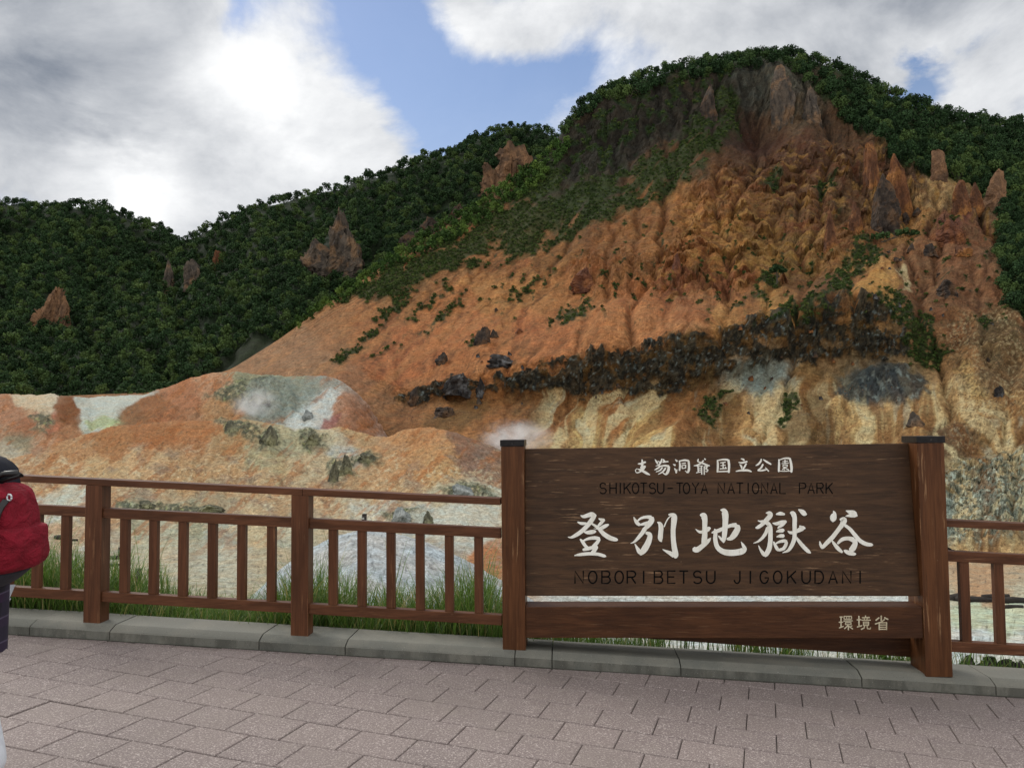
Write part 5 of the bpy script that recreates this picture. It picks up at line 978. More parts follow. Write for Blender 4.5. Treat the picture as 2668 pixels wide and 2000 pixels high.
# ------------------------------------------------------------------ foreground grass behind the kerb
def build_grass():
    rs = np.random.RandomState(3); V, F, T, H = [], [], [], []; b = 0
    def hgt(x):
        return .36+.26*gn(np.array([x*1.3]), np.array([.5]), 500)[0]+.10*gn(np.array([x*4.]), np.array([2.5]), 501)[0]
    N = 26000
    X = rs.uniform(-6.2, 6.0, N); BK = rs.uniform(.20, 1.25, N)**1.0+.12
    for x, bk in zip(X, BK):
        if x > -.1:
            # sparse and low behind and right of the sign
            pr = 1.0 if x < 1.2 else .6*(1 if gn(np.array([x*1.1]), np.array([9.]), 505)[0] > -.1 else .15) if x < 3.2 else .20
            if rs.rand() > pr or bk > .85: continue
        k = max(.07, hgt(x))*(1.0 if x < -.05 else .62)*rs.uniform(.45, 1.25)*(1.1 if bk > .5 else .8)
        if rs.rand() < .02 and x < 0: k *= 1.7
        base = np.array([x, y_ff(x)+bk, z_path(x)-.05-max(0, bk-.5)*.10]); k += .07
        a = rs.rand()*6.28; bend = k*rs.uniform(.15, .75); w = rs.uniform(.003, .0068)*(1.4 if k > .45 else 1)
        side = np.array([-math.sin(a), math.cos(a), 0])*w; out = np.array([math.cos(a), math.sin(a), 0])
        tn = rs.uniform(0, .35); 
        for i, t in enumerate((0, .4, .75, 1.0)):
            p = base+np.array([0, 0, k*(t-.22*t*t*bend/k)])+out*bend*t*t
            ww = 1-t*.9
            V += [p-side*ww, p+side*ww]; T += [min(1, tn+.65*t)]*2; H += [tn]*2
        for i in range(3): F.append((b+2*i, b+2*i+1, b+2*i+3, b+2*i+2))
        b += 8
        H[-8:] = [rs.rand()]*8
    m, t, bs = new_mat('grass_blade'); sh = t.node('ShaderNodeAttribute', attribute_name='shade').outputs['Fac']; ti = t.node('ShaderNodeAttribute', attribute_name='tint').outputs['Fac']
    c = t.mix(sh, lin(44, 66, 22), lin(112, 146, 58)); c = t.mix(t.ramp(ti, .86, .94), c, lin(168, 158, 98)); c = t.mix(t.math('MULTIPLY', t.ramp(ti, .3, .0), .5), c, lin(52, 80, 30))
    t.l.new(c, bs.inputs['Base Color']); bs.inputs['Roughness'].default_value = .55
    tr = t.node('ShaderNodeBsdfTranslucent'); t.l.new(c, tr.inputs[0]); mx = t.node('ShaderNodeMixShader'); mx.inputs[0].default_value = .35
    out = [n for n in t.n if n.type == 'OUTPUT_MATERIAL'][0]; t.l.new(bs.outputs[0], mx.inputs[1]); t.l.new(tr.outputs[0], mx.inputs[2]); t.l.new(mx.outputs[0], out.inputs[0])
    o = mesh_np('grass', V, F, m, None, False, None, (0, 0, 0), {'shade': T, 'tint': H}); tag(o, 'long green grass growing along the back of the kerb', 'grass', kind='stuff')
build_grass()
# ------------------------------------------------------------------ rocks, stumps, steam
def mat_rock(name, a, b, c, sc_=.8):
    m, t, bs = new_mat(name); tc = t.node('ShaderNodeTexCoord').outputs['Object']
    n1 = t.noise(t.mapping(tc, (1, 1, .45)), sc_, 8, .65); n2 = t.noise(tc, sc_*5, 6, .65); n3 = t.noise(tc, sc_*.4, 4)
    k = t.mix(t.ramp(n1, .38, .62), a, b); k = t.mix(t.math('MULTIPLY', t.ramp(n3, .48, .64), .8), k, c); k = t.mix(t.math('MULTIPLY', t.ramp(n2, .55, .35), .5), k, tuple(q*.45 for q in a[:3])+(1,))
    t.l.new(k, bs.inputs['Base Color']); bs.inputs['Roughness'].default_value = .9; bs.inputs['Specular IOR Level'].default_value = .2
    bump(t, bs, t.math('ADD', n1, n2), .25/sc_*.5, .9)
    return m
RK_GREY = mat_rock('weathered_grey_rock', lin(64, 58, 52), lin(98, 86, 74), lin(134, 104, 76), .5)
RK_RUST = mat_rock('rusty_rock', lin(84, 56, 40), lin(122, 80, 52), lin(164, 112, 62), .6)
RK_DARK = mat_rock('dark_rock', lin(50, 44, 40), lin(78, 66, 56), lin(104, 78, 56), 1.0)
RK_BAS = mat_rock('black_basalt', lin(38, 36, 36), lin(66, 60, 56), lin(112, 112, 112), 1.4)
RK_RED = mat_rock('red_rock', lin(88, 56, 42), lin(120, 76, 52), lin(152, 100, 62), .8)
RK_TAN = mat_rock('tan_rock', lin(104, 78, 58), lin(142, 106, 76), lin(80, 64, 52), .5)
def rock_mesh(name, base, w, h, dep, mat, seed, spire=False, lean=0.0, n=56, rows=44, rough=.2, parent=None):
    """a rock standing on `base`: w wide, h tall, dep deep (metres); broken along planes, then weathered"""
    rs = np.random.RandomState(seed*7+1)
    a = np.linspace(0, 2*np.pi, n, endpoint=False); t = np.linspace(0, 1, rows)[:, None]; A = a[None]+0*t; T = t+0*A
    if spire:
        steps = sum(.07*sstep(T+.03*np.sin(A*2+k), q, q+.04) for k, q in enumerate(rs.uniform(.2, .85, 4)))
        prof = np.clip(1.02-.42*T**1.2-steps, .05, None)*np.clip((1-T)/.22, 0, 1)**.55
    else: prof = np.sqrt(np.clip(1-T**2.2, 0, 1))+.004
    x = prof*np.cos(A); y = prof*np.sin(A); z = T*1.0 if spire else T*1.0
    P = np.stack([x, y, z*(1.6 if spire else 1.0)], -1)
    for k in range(16 if spire else 13):          # broken faces
        q = rs.normal(size=3); q[2] = abs(q[2])*(.35 if spire else .9); q /= np.linalg.norm(q); d0 = rs.uniform(.55, .92) if not spire else rs.uniform(.5, .85)
        c = np.array([0, 0, .55 if spire else .15]); over_ = (P-c)@q-d0*(.75 if spire else .72); P = P-np.clip(over_, 0, None)[..., None]*q*.92
    X, Y, Zz = P[..., 0], P[..., 1], P[..., 2]
    nx = fbm(A*1.6+np.sin(A)*1.3+seed*3.1, Zz*2.4+seed, 6, 600+seed, .6); ny = ridged(X*3.1+seed*1.9+Y*1.3, Zz*(1.1 if spire else 3)+Y*2.2, 5, 640+seed, .6)-.5
    k = 1+rough*2.2*nx+(.30 if spire else .16)*ny
    X = X*k; Y = Y*k; Zz = Zz*(1+rough*.8*fbm(X*2+seed, Y*2+seed*2, 4, 660+seed))/(1.6 if spire else 1.0)
    X = X/np.percentile(np.abs(X), 97); Y = Y/np.percentile(np.abs(Y), 97); Zz = Zz/Zz.max()
    V = np.stack([X*w*.5+lean*np.clip(Zz, 0, 1)*w, Y*dep*.5, (Zz*1.25-.22)*h], -1).reshape(-1, 3); idx = np.arange(rows*n).reshape(rows, n)
    F = np.stack([idx[:-1], np.roll(idx[:-1], -1, 1), np.roll(idx[1:], -1, 1), idx[1:]], -1).reshape(-1, 4)
    o = mesh_np(name, V, F, mat, None, False); o.location = base
    return o
def spire(x0, x1, ytop, ybase, finder, mat, label, seed, name='rock_pinnacle', cat='rock pinnacle', dep=1.0, lean=0.0, rough=.2):
    P = finder((x0+x1)/2, ybase); s = P.y/1783; w = (x1-x0)*s; h = (ybase-ytop)*s*1.0
    o = rock_mesh(name, P+Vector((0, w*dep*.15, 0)), w, h, w*dep, mat, seed, True, lean, rough=rough); tag(o, label, cat)
    return o
spire(2010, 2046, 318, 388, hill_pt, RK_TAN, 'tall pale finger of rock standing alone before the trees on the right', 1)
spire(2062, 2096, 388, 462, hill_pt, RK_RUST, 'left brown pinnacle of the trio at the right end of the hill', 2)
spire(2094, 2126, 392, 452, hill_pt, RK_RUST, 'short jagged pinnacle in the middle of the trio at the right end of the hill', 3)
spire(2130, 2188, 362, 452, hill_pt, RK_TAN, 'broad rounded grey brown pinnacle against the wood at the right end of the hill', 4)
spire(1878, 1938, 372, 492, hill_pt, RK_DARK, 'broad dark rock tower right of centre with a green gully on its left', 5, dep=1.2)
spire(1925, 1980, 330, 462, hill_pt, RK_RUST, 'tall ochre rock fin rising left of the pale sand chute', 6, lean=-.15)
spire(1868, 1902, 300, 400, hill_pt, RK_RUST, 'slim reddish pinnacle below the hilltop trees', 7)
spire(1838, 1870, 430, 500, hill_pt, RK_RUST, 'ochre rock tooth left of the green gully', 8)
spire(1780, 1808, 450, 540, hill_pt, RK_RUST, 'thin crooked rock tooth on the orange cliffs', 9, lean=.2)
spire(1655, 1720, 128, 262, hill_pt, RK_GREY, 'grey rock buttress below the summit trees of the bare hill', 10, 'rock_buttress', 'rock', dep=.9)
spire(1735, 1775, 180, 262, hill_pt, RK_GREY, 'dark craggy knob right of the summit buttress', 11, 'rock_buttress', 'rock')
spire(1510, 1550, 176, 250, hill_pt, RK_DARK, 'dark rib of rock under the trees left of the summit', 12, 'rock_buttress', 'rock')
spire(1230, 1290, 575, 622, hill_pt, RK_RED, 'dark red rock knob on the left part of the orange slope', 13, 'rock_outcrop', 'rock', rough=.3)
spire(1450, 1475, 545, 590, hill_pt, RK_RED, 'small pointed brown rock at the left end of the middle ledge', 14, 'rock_outcrop', 'rock')
spire(2035, 2090, 470, 522, hill_pt, RK_RED, 'maroon rock lump below the pinnacles on the right', 15, 'rock_outcrop', 'rock', rough=.3)
spire(345, 371, 562, 638, back_pt, RK_GREY, 'thin grey rock finger standing in the dark wood at left', 21)
spire(400, 438, 556, 616, back_pt, RK_GREY, 'dark rock stub in the wood right of the thin grey finger', 22)
spire(455, 484, 540, 578, back_pt, RK_RUST, 'small reddish rock tip showing above the wood', 23)
def crag(lobes, mat, label, seed, dep=.8):
    x0 = sum(l[0]+l[1] for l in lobes)/len(lobes)/2; yb_ = max(l[3] for l in lobes); base = back_pt(x0, yb_); VV, FF = [], []; b = 0
    for k, (a0, a1, yt, yl) in enumerate(lobes):
        yt = yt+(yl-yt)*.14; P = back_pt((a0+a1)/2, yl); s = P.y/1783; o = rock_mesh('crag', P, (a1-a0)*s, (yl-yt)*s, (a1-a0)*s*dep*.8, mat, seed+k*5, True, .12*(-1)**k, 56, 44, .5)
        v = np.array([q.co[:] for q in o.data.vertices])+np.array(P)-np.array(base); f = np.array([q.vertices[:] for q in o.data.polygons])
        bpy.data.objects.remove(o); VV.append(v); FF.append(f+b); b += len(v)
    o = mesh_np('crag', np.concatenate(VV), np.concatenate(FF), mat); o.location = base; tag(o, label, 'crag'); return o
def boulder(x, y, w, h, mat, label, seed, finder=hill_pt, cat='boulder', group=None, dep=.9):
    P = finder(x, y+h*.4); s = P.y/1783
    o = rock_mesh('boulder', P-Vector((0, 0, h*s*.12)), w*s, h*s*1.15, w*s*dep, mat, seed, False, 0, 34, 24, .34); tag(o, label, cat, group); return o
boulder(2041, 622, 60, 25, RK_DARK, 'big flat dark boulder on the pinkish slope at right', 31)
boulder(1042, 727, 36, 34, RK_DARK, 'big round mossy boulder on the left orange slope', 32)
boulder(1066, 722, 20, 17, RK_DARK, 'small dark boulder touching the big mossy one', 33)
boulder(1119, 716, 20, 12, RK_RED, 'small reddish stone right of the mossy boulders', 34)
boulder(958, 772, 34, 20, RK_DARK, 'dark brown rock poking out above the left end of the black rock band', 35)
boulder(1085, 776, 66, 20, RK_BAS, 'long black rock slab above the middle of the slope', 36)
boulder(990, 828, 66, 34, RK_BAS, 'largest black block at the left end of the rock band', 37)
boulder(1040, 832, 24, 30, RK_BAS, 'upright black block beside the largest one', 38)
boulder(1034, 866, 14, 14, RK_GREY, 'grey stone lying alone below the left end of the rock band', 39)
boulder(896, 850, 40, 26, RK_DARK, 'brown rock lump at the very left tip of the rock band', 40)
boulder(960, 890, 50, 18, RK_DARK, 'low dark rock ledge beneath the left tip of the band', 41)
boulder(1958, 470, 22, 24, RK_DARK, 'dark boulder at the foot of the ochre rock fin', 42)
boulder(1982, 455, 20, 12, RK_DARK, 'flat dark stone in the pale sand chute', 43)
boulder(2012, 540, 34, 20, RK_DARK, 'brown boulder in the middle of the right slope', 44)
boulder(2076, 540, 40, 20, RK_RUST, 'rust coloured boulder right of the brown one on the right slope', 45)
boulder(1966, 534, 18, 16, RK_DARK, 'small dark boulder under the wind-bent tree', 46)
boulder(1975, 905, 40, 26, RK_GREY, 'pale rock hump just above the right sign post', 47)
boulder(2160, 845, 28, 20, RK_BAS, 'black stone at the edge of the rubble gully on the right', 48)
crag([(676, 772, 432, 596), (650, 730, 500, 598), (716, 780, 486, 602)], RK_GREY, 'large dark pointed crag rising out of the wood on the far hill', 16)
crag([(1054, 1150, 288, 398), (1030, 1104, 340, 432), (1100, 1158, 326, 392)], RK_TAN, 'triangular tan cliff face just under the far skyline left of the bare hill', 140, .6)
crag([(936, 1024, 428, 500), (890, 970, 456, 528), (858, 924, 488, 544)], RK_DARK, 'grey brown slab of rock behind the green shrub belt', 160, .6)
crag([(80, 142, 606, 700), (72, 116, 650, 706), (108, 150, 640, 704)], RK_TAN, 'pale orange scar of rock in the dark wood at far left', 180, .6)
rs2 = np.random.RandomState(9)
for i in range(46):
    x = rs2.uniform(900, 2180); y = rs2.uniform(640, 900); w = rs2.uniform(5, 12)
    if i < 16: x, y = rs2.uniform(1880, 2180), rs2.uniform(520, 690)
    if 1780 < x < 2020 and 790 < y < 890: x -= 260
    boulder(x, y, w, w*.7, [RK_DARK, RK_RUST, RK_BAS][i % 3], 'loose small stone lying on the orange hillside', 60+i % 17, group='loose stones on the hillside', cat='stone')
# rubble
def build_rubble():
    V, F = [], []; b = 0; rs = np.random.RandomState(14)
    areas = [((2040, 660, 2250, 980), 1100, (1.2, 4.2)), ((1700, 840, 1830, 960), 420, (1.0, 3.0)), ((1500, 830, 1610, 950), 240, (1, 3)), ((880, 850, 1200, 930), 420, (1., 3.2)), ((2050, 980, 2212, 1180), 420, (1.2, 5.0)), ((1240, 830, 1960, 900), 500, (1.0, 3.4)), ((700, 560, 1900, 760), 400, (.9, 2.6))]
    for (x0, y0, x1, y1), n, (s0, s1) in areas:
        idx = np.argwhere((HPU > x0) & (HPU < x1) & (HPV > y0) & (HPV < y1) & (HWOOD < .5))
        for r, c in idx[rs.randint(len(idx), size=n)]:
            P = HG[r, c]; s = P[1]/1783*rs.uniform(s0, s1)*.6
            o = np.array([(1, 0, 0), (-1, 0, 0), (0, 1, 0), (0, -1, 0), (0, 0, 1), (0, 0, -1)])*rs.uniform(.5, 1.1, (6, 1))*s+P
            V += list(o); F += [(b+i, b+j, b+k) for i, j, k in ((0, 2, 4), (2, 1, 4), (1, 3, 4), (3, 0, 4), (2, 0, 5), (1, 2, 5), (3, 1, 5), (0, 3, 5))]; b += 6
    o = mesh_np('rubble', V, F, mat_rock('rubble_stone', lin(96, 72, 52), lin(168, 132, 98), lin(70, 60, 52), .25)); tag(o, 'loose rubble scattered down the chutes of the hill', 'rubble', kind='stuff')
    V, F = [], []; b = 0
    ok = np.argwhere((VPU > -20) & (VPU < 2230) & (VG[:, :, 1] > 22) & (VG[:, :, 1] < 62))
    for r, c in ok[rs.randint(len(ok), size=900)]:
        P = VG[r, c]; s = P[1]/1783*rs.uniform(.6, 2.6)*.6
        o = np.array([(1, 0, 0), (-1, 0, 0), (0, 1, 0), (0, -1, 0), (0, 0, .8), (0, 0, -1)])*rs.uniform(.5, 1.1, (6, 1))*s+P
        V += list(o); F += [(b+i, b+j, b+k) for i, j, k in ((0, 2, 4), (2, 1, 4), (1, 3, 4), (3, 0, 4), (2, 0, 5), (1, 2, 5), (3, 1, 5), (0, 3, 5))]; b += 6
    o = mesh_np('valley_stones', V, F, mat_rock('valley_stone', lin(110, 98, 84), lin(170, 156, 136), lin(80, 74, 68), .6)); tag(o, 'small stones strewn over the valley floor', 'stones', kind='stuff')
build_rubble()
# knobbly sulphur-crusted outcrops on the mounds
RK_SUL = mat_rock('sulphur_rock', lin(78, 78, 66), lin(124, 122, 100), lin(150, 148, 112), .9)
RK_PAL = mat_rock('pale_grey_rock', lin(120, 126, 124), lin(176, 180, 176), lin(98, 100, 92), .8)
def vb(x, y, w, h, mat, label, seed, dmin): boulder(x, y, w, h, mat, label, seed, lambda a, b: valley_pt(a, b, dmin), 'rock', None)
for i, (x, y, w, h, mt, lb) in enumerate([
    (585, 940, 44, 34, RK_SUL, 'grey green sulphur rock lump on the crest of the front mound'), (500, 920, 38, 22, RK_SUL, 'dark crusted rock at the left end of the front crest'), (672, 945, 44, 26, RK_SUL, 'crusted rock hump right of the lump on the front crest'),
    (722, 1020, 26, 44, RK_SUL, 'upright dark crag jutting from the slope above the fence'), (748, 1004, 30, 36, RK_SUL, 'grey crag right beside the upright one'), (795, 988, 40, 18, RK_SUL, 'row of knobbly green rocks at the top of the crag'),
    (1000, 1058, 44, 22, RK_PAL, 'pale rounded rock just above the top rail near the sign'), (860, 1112, 50, 26, RK_PAL, 'bluish pale rock between the rails left of the sign'), (925, 1118, 26, 24, RK_SUL, 'dark rounded rock between the rails left of the sign'),
    (320, 1090, 40, 14, RK_SUL, 'low dark crust of rock between the rails at left'), (450, 1098, 70, 14, RK_SUL, 'long knobbly crust of rock between the rails'), (665, 895, 30, 18, RK_PAL, 'small grey hump in the white patch on the rear mound'), (560, 860, 50, 14, RK_SUL, 'mossy rock ledge in the grey patch of the rear mound')]):
    vb(x, y, w, h, mt, lb, 80+i, 92 if 'rear' in lb else 40)
# ------------------------------------------------------------------ timbers and posts in the valley
DKW = mat_wood('old_dark_timber', lin(44, 40, 38), lin(70, 64, 60), 'x', lin(110, 104, 96), .4, .85)
def vpost(x, ytop, ybase, w, label, dmin, marks=False):
    P = valley_pt(x, ybase, dmin); s = P.y/1783; root = empty('marker_post', P, label, 'post')
    m = MB(); hw = w*s/2; m.obox(P+Vector((-hw, -hw, -.3)), (2*hw, 0, 0), (0, 2*hw, 0), (.03, 0, .3+(ybase-ytop)*s)); m.build('post', DKW, root, .01)
    if marks:
        mm = MB()
        for k in (.3, .62): mm.obox(P+Vector((-hw*.5, -hw-.004, (ybase-ytop)*s*(1-k))), (hw, 0, 0), (0, .004, 0), (0, 0, hw*.9))
        mm.build('reflector', plain('reflector', lin(170, 168, 160), .5), root)
vpost(786, 1110, 1148, 9, 'slim black marker post on top of the grey mound', 20, True)
vpost(298, 1226, 1262, 9, 'short black post standing on the valley floor behind the fence', 20)
def log(x, y, L, th, rot, label, dmin=20, name='log', cat='log', stub=0):
    P = valley_pt(x, y, dmin); s = P.y/1783; d = Vector((math.cos(rot), math.sin(rot), 0))*L*s/2; r = th*s/2
    m = MB(); m.tube([P-d+Vector((0, 0, r*.6)), P+Vector((0, 0, r*.75)), P+d+Vector((0, 0, r*.6))], [r*.9, r, r*.8], 9)
    if stub: m.tube([P+d*.3+Vector((0, 0, 0)), P+d*.3+Vector((.02, 0, stub*s))], [r*.9, r*.75], 9)
    o = m.build(name, DKW, None, 0, P); tag(o, label, cat)
log(252, 1206, 30, 9, .1, 'dark tree stump with a log at its foot on the valley floor', stub=24, name='stump', cat='stump')
log(212, 1180, 26, 10, .3, 'short dark log behind the left fence post'); log(130, 1163, 26, 11, -.2, 'dark log at the left edge beside the red bag'); log(160, 1168, 14, 6, .2, 'small dark chunk of wood right of the left log'); log(248, 1222, 18, 7, .0, 'dark lump of wood below the tree stump')
for i, (x, y, L, th, rot, lb) in enumerate([(2105, 1298, 74, 14, -.25, 'long weathered timber lying on the sand right of the sign'), (2150, 1290, 60, 10, .1, 'pale split timber behind the long one'), (2190, 1300, 56, 15, -.1, 'grey timber at the right picture edge'), (2072, 1296, 40, 17, .25, 'short thick log against the right sign post'), (2185, 1312, 50, 9, .05, 'thin dark timber lying in front of the grey one')]):
    log(x, y, L, th, rot, lb, 24, 'timber', 'timber')
# black stones just behind the kerb on the right
for i, (x, y, w, h) in enumerate([(2092, 1428, 46, 26), (2140, 1428, 34, 22), (2180, 1434, 46, 24), (2112, 1440, 30, 18), (2206, 1438, 34, 22)]):
    P = Vector((3.2+i*.16, 6.75-.05*(i % 2), 0)); d = ray(x, y); d = d/d.y*6.95; P = Vector((d.x, d.y, EYE+d.z)); s = 6.95/1783
    o = rock_mesh('stone', P-Vector((0, 0, h*s*.6)), w*s, h*s*1.1, w*s*.9, RK_BAS, 110+i, False, 0, 34, 24, .34)
    tag(o, ['largest black stone in the white sand right of the right sign post', 'black stone second from the sign post in the row behind the kerb', 'wide black stone behind the kerb below the second baluster', 'small black stone wedged in front of the row behind the kerb', 'black stone at the right picture edge behind the kerb'][i], 'stone')
# ------------------------------------------------------------------ steam
def steam(x, y, rad, finder, label, dens, seed, stretch=(1, 1, 1)):
    P = finder(x, y); s = P.y/1783; r = rad*s
    bm = bmesh.new(); bmesh.ops.create_icosphere(bm, subdivisions=3, radius=1.0); m = bpy.data.meshes.new('steam'); bm.to_mesh(m); bm.free()
    o = link('steam', m); o.location = P+Vector((0, -r*.6, r*stretch[2]*.35)); o.scale = (r*stretch[0], r*stretch[1], r*stretch[2])
    mt = bpy.data.materials.new('steam'); mt.use_nodes = True; t = NT(mt.node_tree); t.n.clear(); out = t.node('ShaderNodeOutputMaterial'); pv = t.node('ShaderNodeVolumePrincipled')
    tc = t.node('ShaderNodeTexCoord').outputs['Object']; n = t.noise(tc, 1.6+seed*.1, 5, .6, .6)
    fall_ = t.ramp(t.vmath('LENGTH', tc), .98, .15)
    t.l.new(t.math('MULTIPLY', t.math('MULTIPLY', t.ramp(n, .36, .72), fall_), dens/r), pv.inputs['Density']); pv.inputs['Color'].default_value = (.97, .97, .97, 1); pv.inputs['Anisotropy'].default_value = .2
    t.l.new(pv.outputs[0], out.inputs['Volume']); m.materials.append(mt); mt.cycles.volume_step_rate = 3.0
    tag(o, label, 'steam', kind='stuff')
steam(560, 890, 46, lambda a, b: valley_pt(a, b, 94), 'steam drifting off the grey patch of the rear mound', 2.4, 0, (1.4, .8, 1))
steam(1115, 965, 50, lambda a, b: hill_pt(a, b), 'steam rising behind the left sign post', 4.2, 1, (1.9, .9, 1.0))
# ------------------------------------------------------------------ the passer-by at the left edge, walking out of the picture
def skin_mesh(name, joints, edges, mat, parent, sub=2, root=0):
    """joints: (x, y, z, rx, ry) in the thing's own space; grows one continuous tapered surface along the edges"""
    m = bpy.data.meshes.new(name); m.from_pydata([j[:3] for j in joints], edges, []); o = link(name, m, None, parent)
    mod = o.modifiers.new('skin', 'SKIN'); mod.use_smooth_shade = True
    for i, j in enumerate(joints):
        sv = m.skin_vertices[0].data[i]; sv.radius = (j[3], j[4] if len(j) > 4 else j[3]); sv.use_root = (i == root)
    sb = o.modifiers.new('subsurf', 'SUBSURF'); sb.levels = sub; sb.render_levels = sub
    dg = bpy.context.evaluated_depsgraph_get(); dg.update(); me = bpy.data.meshes.new_from_object(o.evaluated_get(dg)); o.modifiers.clear(); o.data = me
    for p_ in me.polygons: p_.use_smooth = True
    me.materials.clear(); me.materials.append(mat); return o
def chain(n0, n): return [(n0+i, n0+i+1) for i in range(n-1)]
SKIN = plain('skin', lin(206, 160, 132), .55, .06, 30); NAVY = plain('navy_cloth', lin(18, 20, 32), .9, .25, 60); HAIR = plain('black_hair', lin(20, 18, 18), .5, .4, 90)
WHITE = plain('white_cloth', lin(214, 218, 224), .85, .05, 40); SHOE = plain('black_leather', lin(24, 22, 22), .4, .3, 40)
def mat_canvas():
    m, t, bs = new_mat('red_canvas'); tc = t.node('ShaderNodeTexCoord').outputs['Object']
    n = t.noise(t.mapping(tc, (9, 9, 16), (.4, .3, .5)), 1.0, 6, .6, 1.2); wv = t.noise(tc, 420, 2); big = t.noise(tc, 7, 3)
    c = t.mix(t.ramp(n, .3, .7), lin(112, 16, 30), lin(142, 26, 44)); c = t.mix(t.math('MULTIPLY', t.ramp(wv, .4, .7), .25), c, lin(176, 60, 74))
    t.l.new(c, bs.inputs['Base Color']); bs.inputs['Roughness'].default_value = .85; bs.inputs['Specular IOR Level'].default_value = .2
    bump(t, bs, t.math('ADD', t.math('MULTIPLY', n, 1.0), t.math('ADD', t.math('MULTIPLY', wv, .03), big)), .05, .9); return m
RED = mat_canvas()
def mat_plaid():
    m, t, bs = new_mat('purple_plaid'); tc = t.node('ShaderNodeTexCoord').outputs['Object']; sx = t.node('ShaderNodeSeparateXYZ'); t.l.new(tc, sx.inputs[0])
    def bandf(o, f, w): return t.math('GREATER_THAN', t.math('FRACT', t.math('MULTIPLY', o, f)), 1-w)
    c = t.mix(t.math('MULTIPLY', bandf(sx.outputs[2], 9, .4), .7), lin(24, 22, 34), lin(54, 28, 62)); c = t.mix(t.math('MULTIPLY', bandf(sx.outputs[0], 9, .3), .6), c, lin(40, 32, 54)); c = t.mix(t.math('MULTIPLY', bandf(sx.outputs[2], 9, .06), .6), c, lin(96, 88, 110))
    t.l.new(c, bs.inputs['Base Color']); bs.inputs['Roughness'].default_value = .9; return m
PLAID = mat_plaid()
def build_person():
    px, py = -2.40, 3.72; g = z_path(px)
    root = empty('person', (px, py, g), 'person in dark navy jacket, plaid skirt and white trousers at the left edge, walking away', 'person')
    # own space: faces -x, y points away from the viewer, z up from the ground
    J = [(-.03, 0, .90, .09, .11), (-.02, 0, 1.06, .105, .12), (-.04, 0, 1.24, .125, .15), (-.07, 0, 1.38, .085, .12), (-.11, 0, 1.46, .05, .055), (-.15, 0, 1.52, .052, .052), (-.175, 0, 1.58, .085, .075), (-.175, 0, 1.66, .088, .078), (-.165, 0, 1.715, .05, .05)]
    E = chain(0, 9)
    def limb(pts, at):
        b = len(J); J.extend(pts); E.append((at, b)); E.extend(chain(b, len(pts)))
    for sgn, sw in ((-1, .165), (1, -.16)):      # nearer leg back, farther leg forward
        limb([(-.03, sgn*.085, .82, .07), (sw*.35, sgn*.085, .48, .062), (sw*.5, sgn*.085, .44, .06), (sw, sgn*.085, .09, .036), (sw-.07, sgn*.085, .035, .034), (sw-.16, sgn*.085, .03, .028)], 0)
    for sgn, sw in ((-1, -.12), (1, -.06)):
        limb([(-.05, sgn*.17, 1.36, .055), (-.03+sw*.4, sgn*.215, 1.10, .043), (-.05+sw, sgn*.215, .90, .029), (-.07+sw*1.1, sgn*.215, .85, .026), (-.085+sw*1.15, sgn*.215, .81, .034)], 3)
        palm = len(J)-1
        for k, (dy, L) in enumerate(((-.024, .072), (-.008, .082), (.008, .077), (.023, .06))):
            limb([(-.092+sw*1.15, sgn*.215+dy, .775, .010), (-.098+sw*1.15-.012, sgn*.215+dy, .775-L*.55, .0088), (-.092+sw*1.15+.004, sgn*.215+dy, .775-L, .0075)], palm)
        limb([(-.115+sw*1.15, sgn*.21, .80, .011), (-.132+sw*1.15, sgn*.205, .77, .0095), (-.135+sw*1.15, sgn*.2, .745, .008)], palm)
    body = skin_mesh('body', J, E, SKIN, root)
    # face: nose, eyes, mouth, ears as small shapes that belong to the head
    mb = MB(); mb.tube([(-.262, 0, 1.645), (-.282, 0, 1.605), (-.262, 0, 1.595)], [.008, .014, .012], 8); mb.build('nose', SKIN).parent = body
    for sgn in (-1, 1):
        mb = MB(); mb.tube([(-.257, sgn*.03-.010, 1.638), (-.26, sgn*.03, 1.639), (-.257, sgn*.03+.010, 1.638)], [.004, .007, .004], 8); mb.build('eye', HAIR).parent = body
        mb = MB(); mb.tube([(-.17, sgn*.078, 1.60), (-.16, sgn*.088, 1.63), (-.172, sgn*.08, 1.655)], [.009, .014, .009], 8); mb.build('ear', SKIN).parent = body
    mb = MB(); mb.tube([(-.252, -.022, 1.567), (-.262, 0, 1.568), (-.252, .022, 1.567)], [.004, .0065, .004], 8); mb.build('mouth', plain('lip', lin(170, 92, 88), .5)).parent = body
    # clothes follow the body
    K = [(.02, 0, .86, .15, .165), (.0, 0, 1.06, .14, .155), (-.02, 0, 1.24, .15, .175), (-.05, 0, 1.38, .115, .145), (-.09, 0, 1.45, .068, .075)]; EE = chain(0, 5)
    for sgn, sw in ((-1, -.12), (1, -.06)):
        b = len(K); K += [(-.05, sgn*.175, 1.36, .075), (-.03+sw*.4, sgn*.22, 1.10, .062), (-.05+sw, sgn*.218, .89, .048)]; EE += [(3, b)]+chain(b, 3)
    skin_mesh('jacket', K, EE, NAVY, root)
    K, EE = [(-.03, 0, .86, .105, .125)], []
    for sgn, sw in ((-1, .165), (1, -.16)):
        b = len(K); K += [(-.02, sgn*.088, .80, .085), (sw*.35, sgn*.088, .48, .082), (sw*.6, sgn*.088, .36, .076), (sw, sgn*.088, .13, .062)]; EE += [(0, b)]+chain(b, 4)
    skin_mesh('trousers', K, EE, WHITE, root)
    mb = MB(); n = 36; rings = []
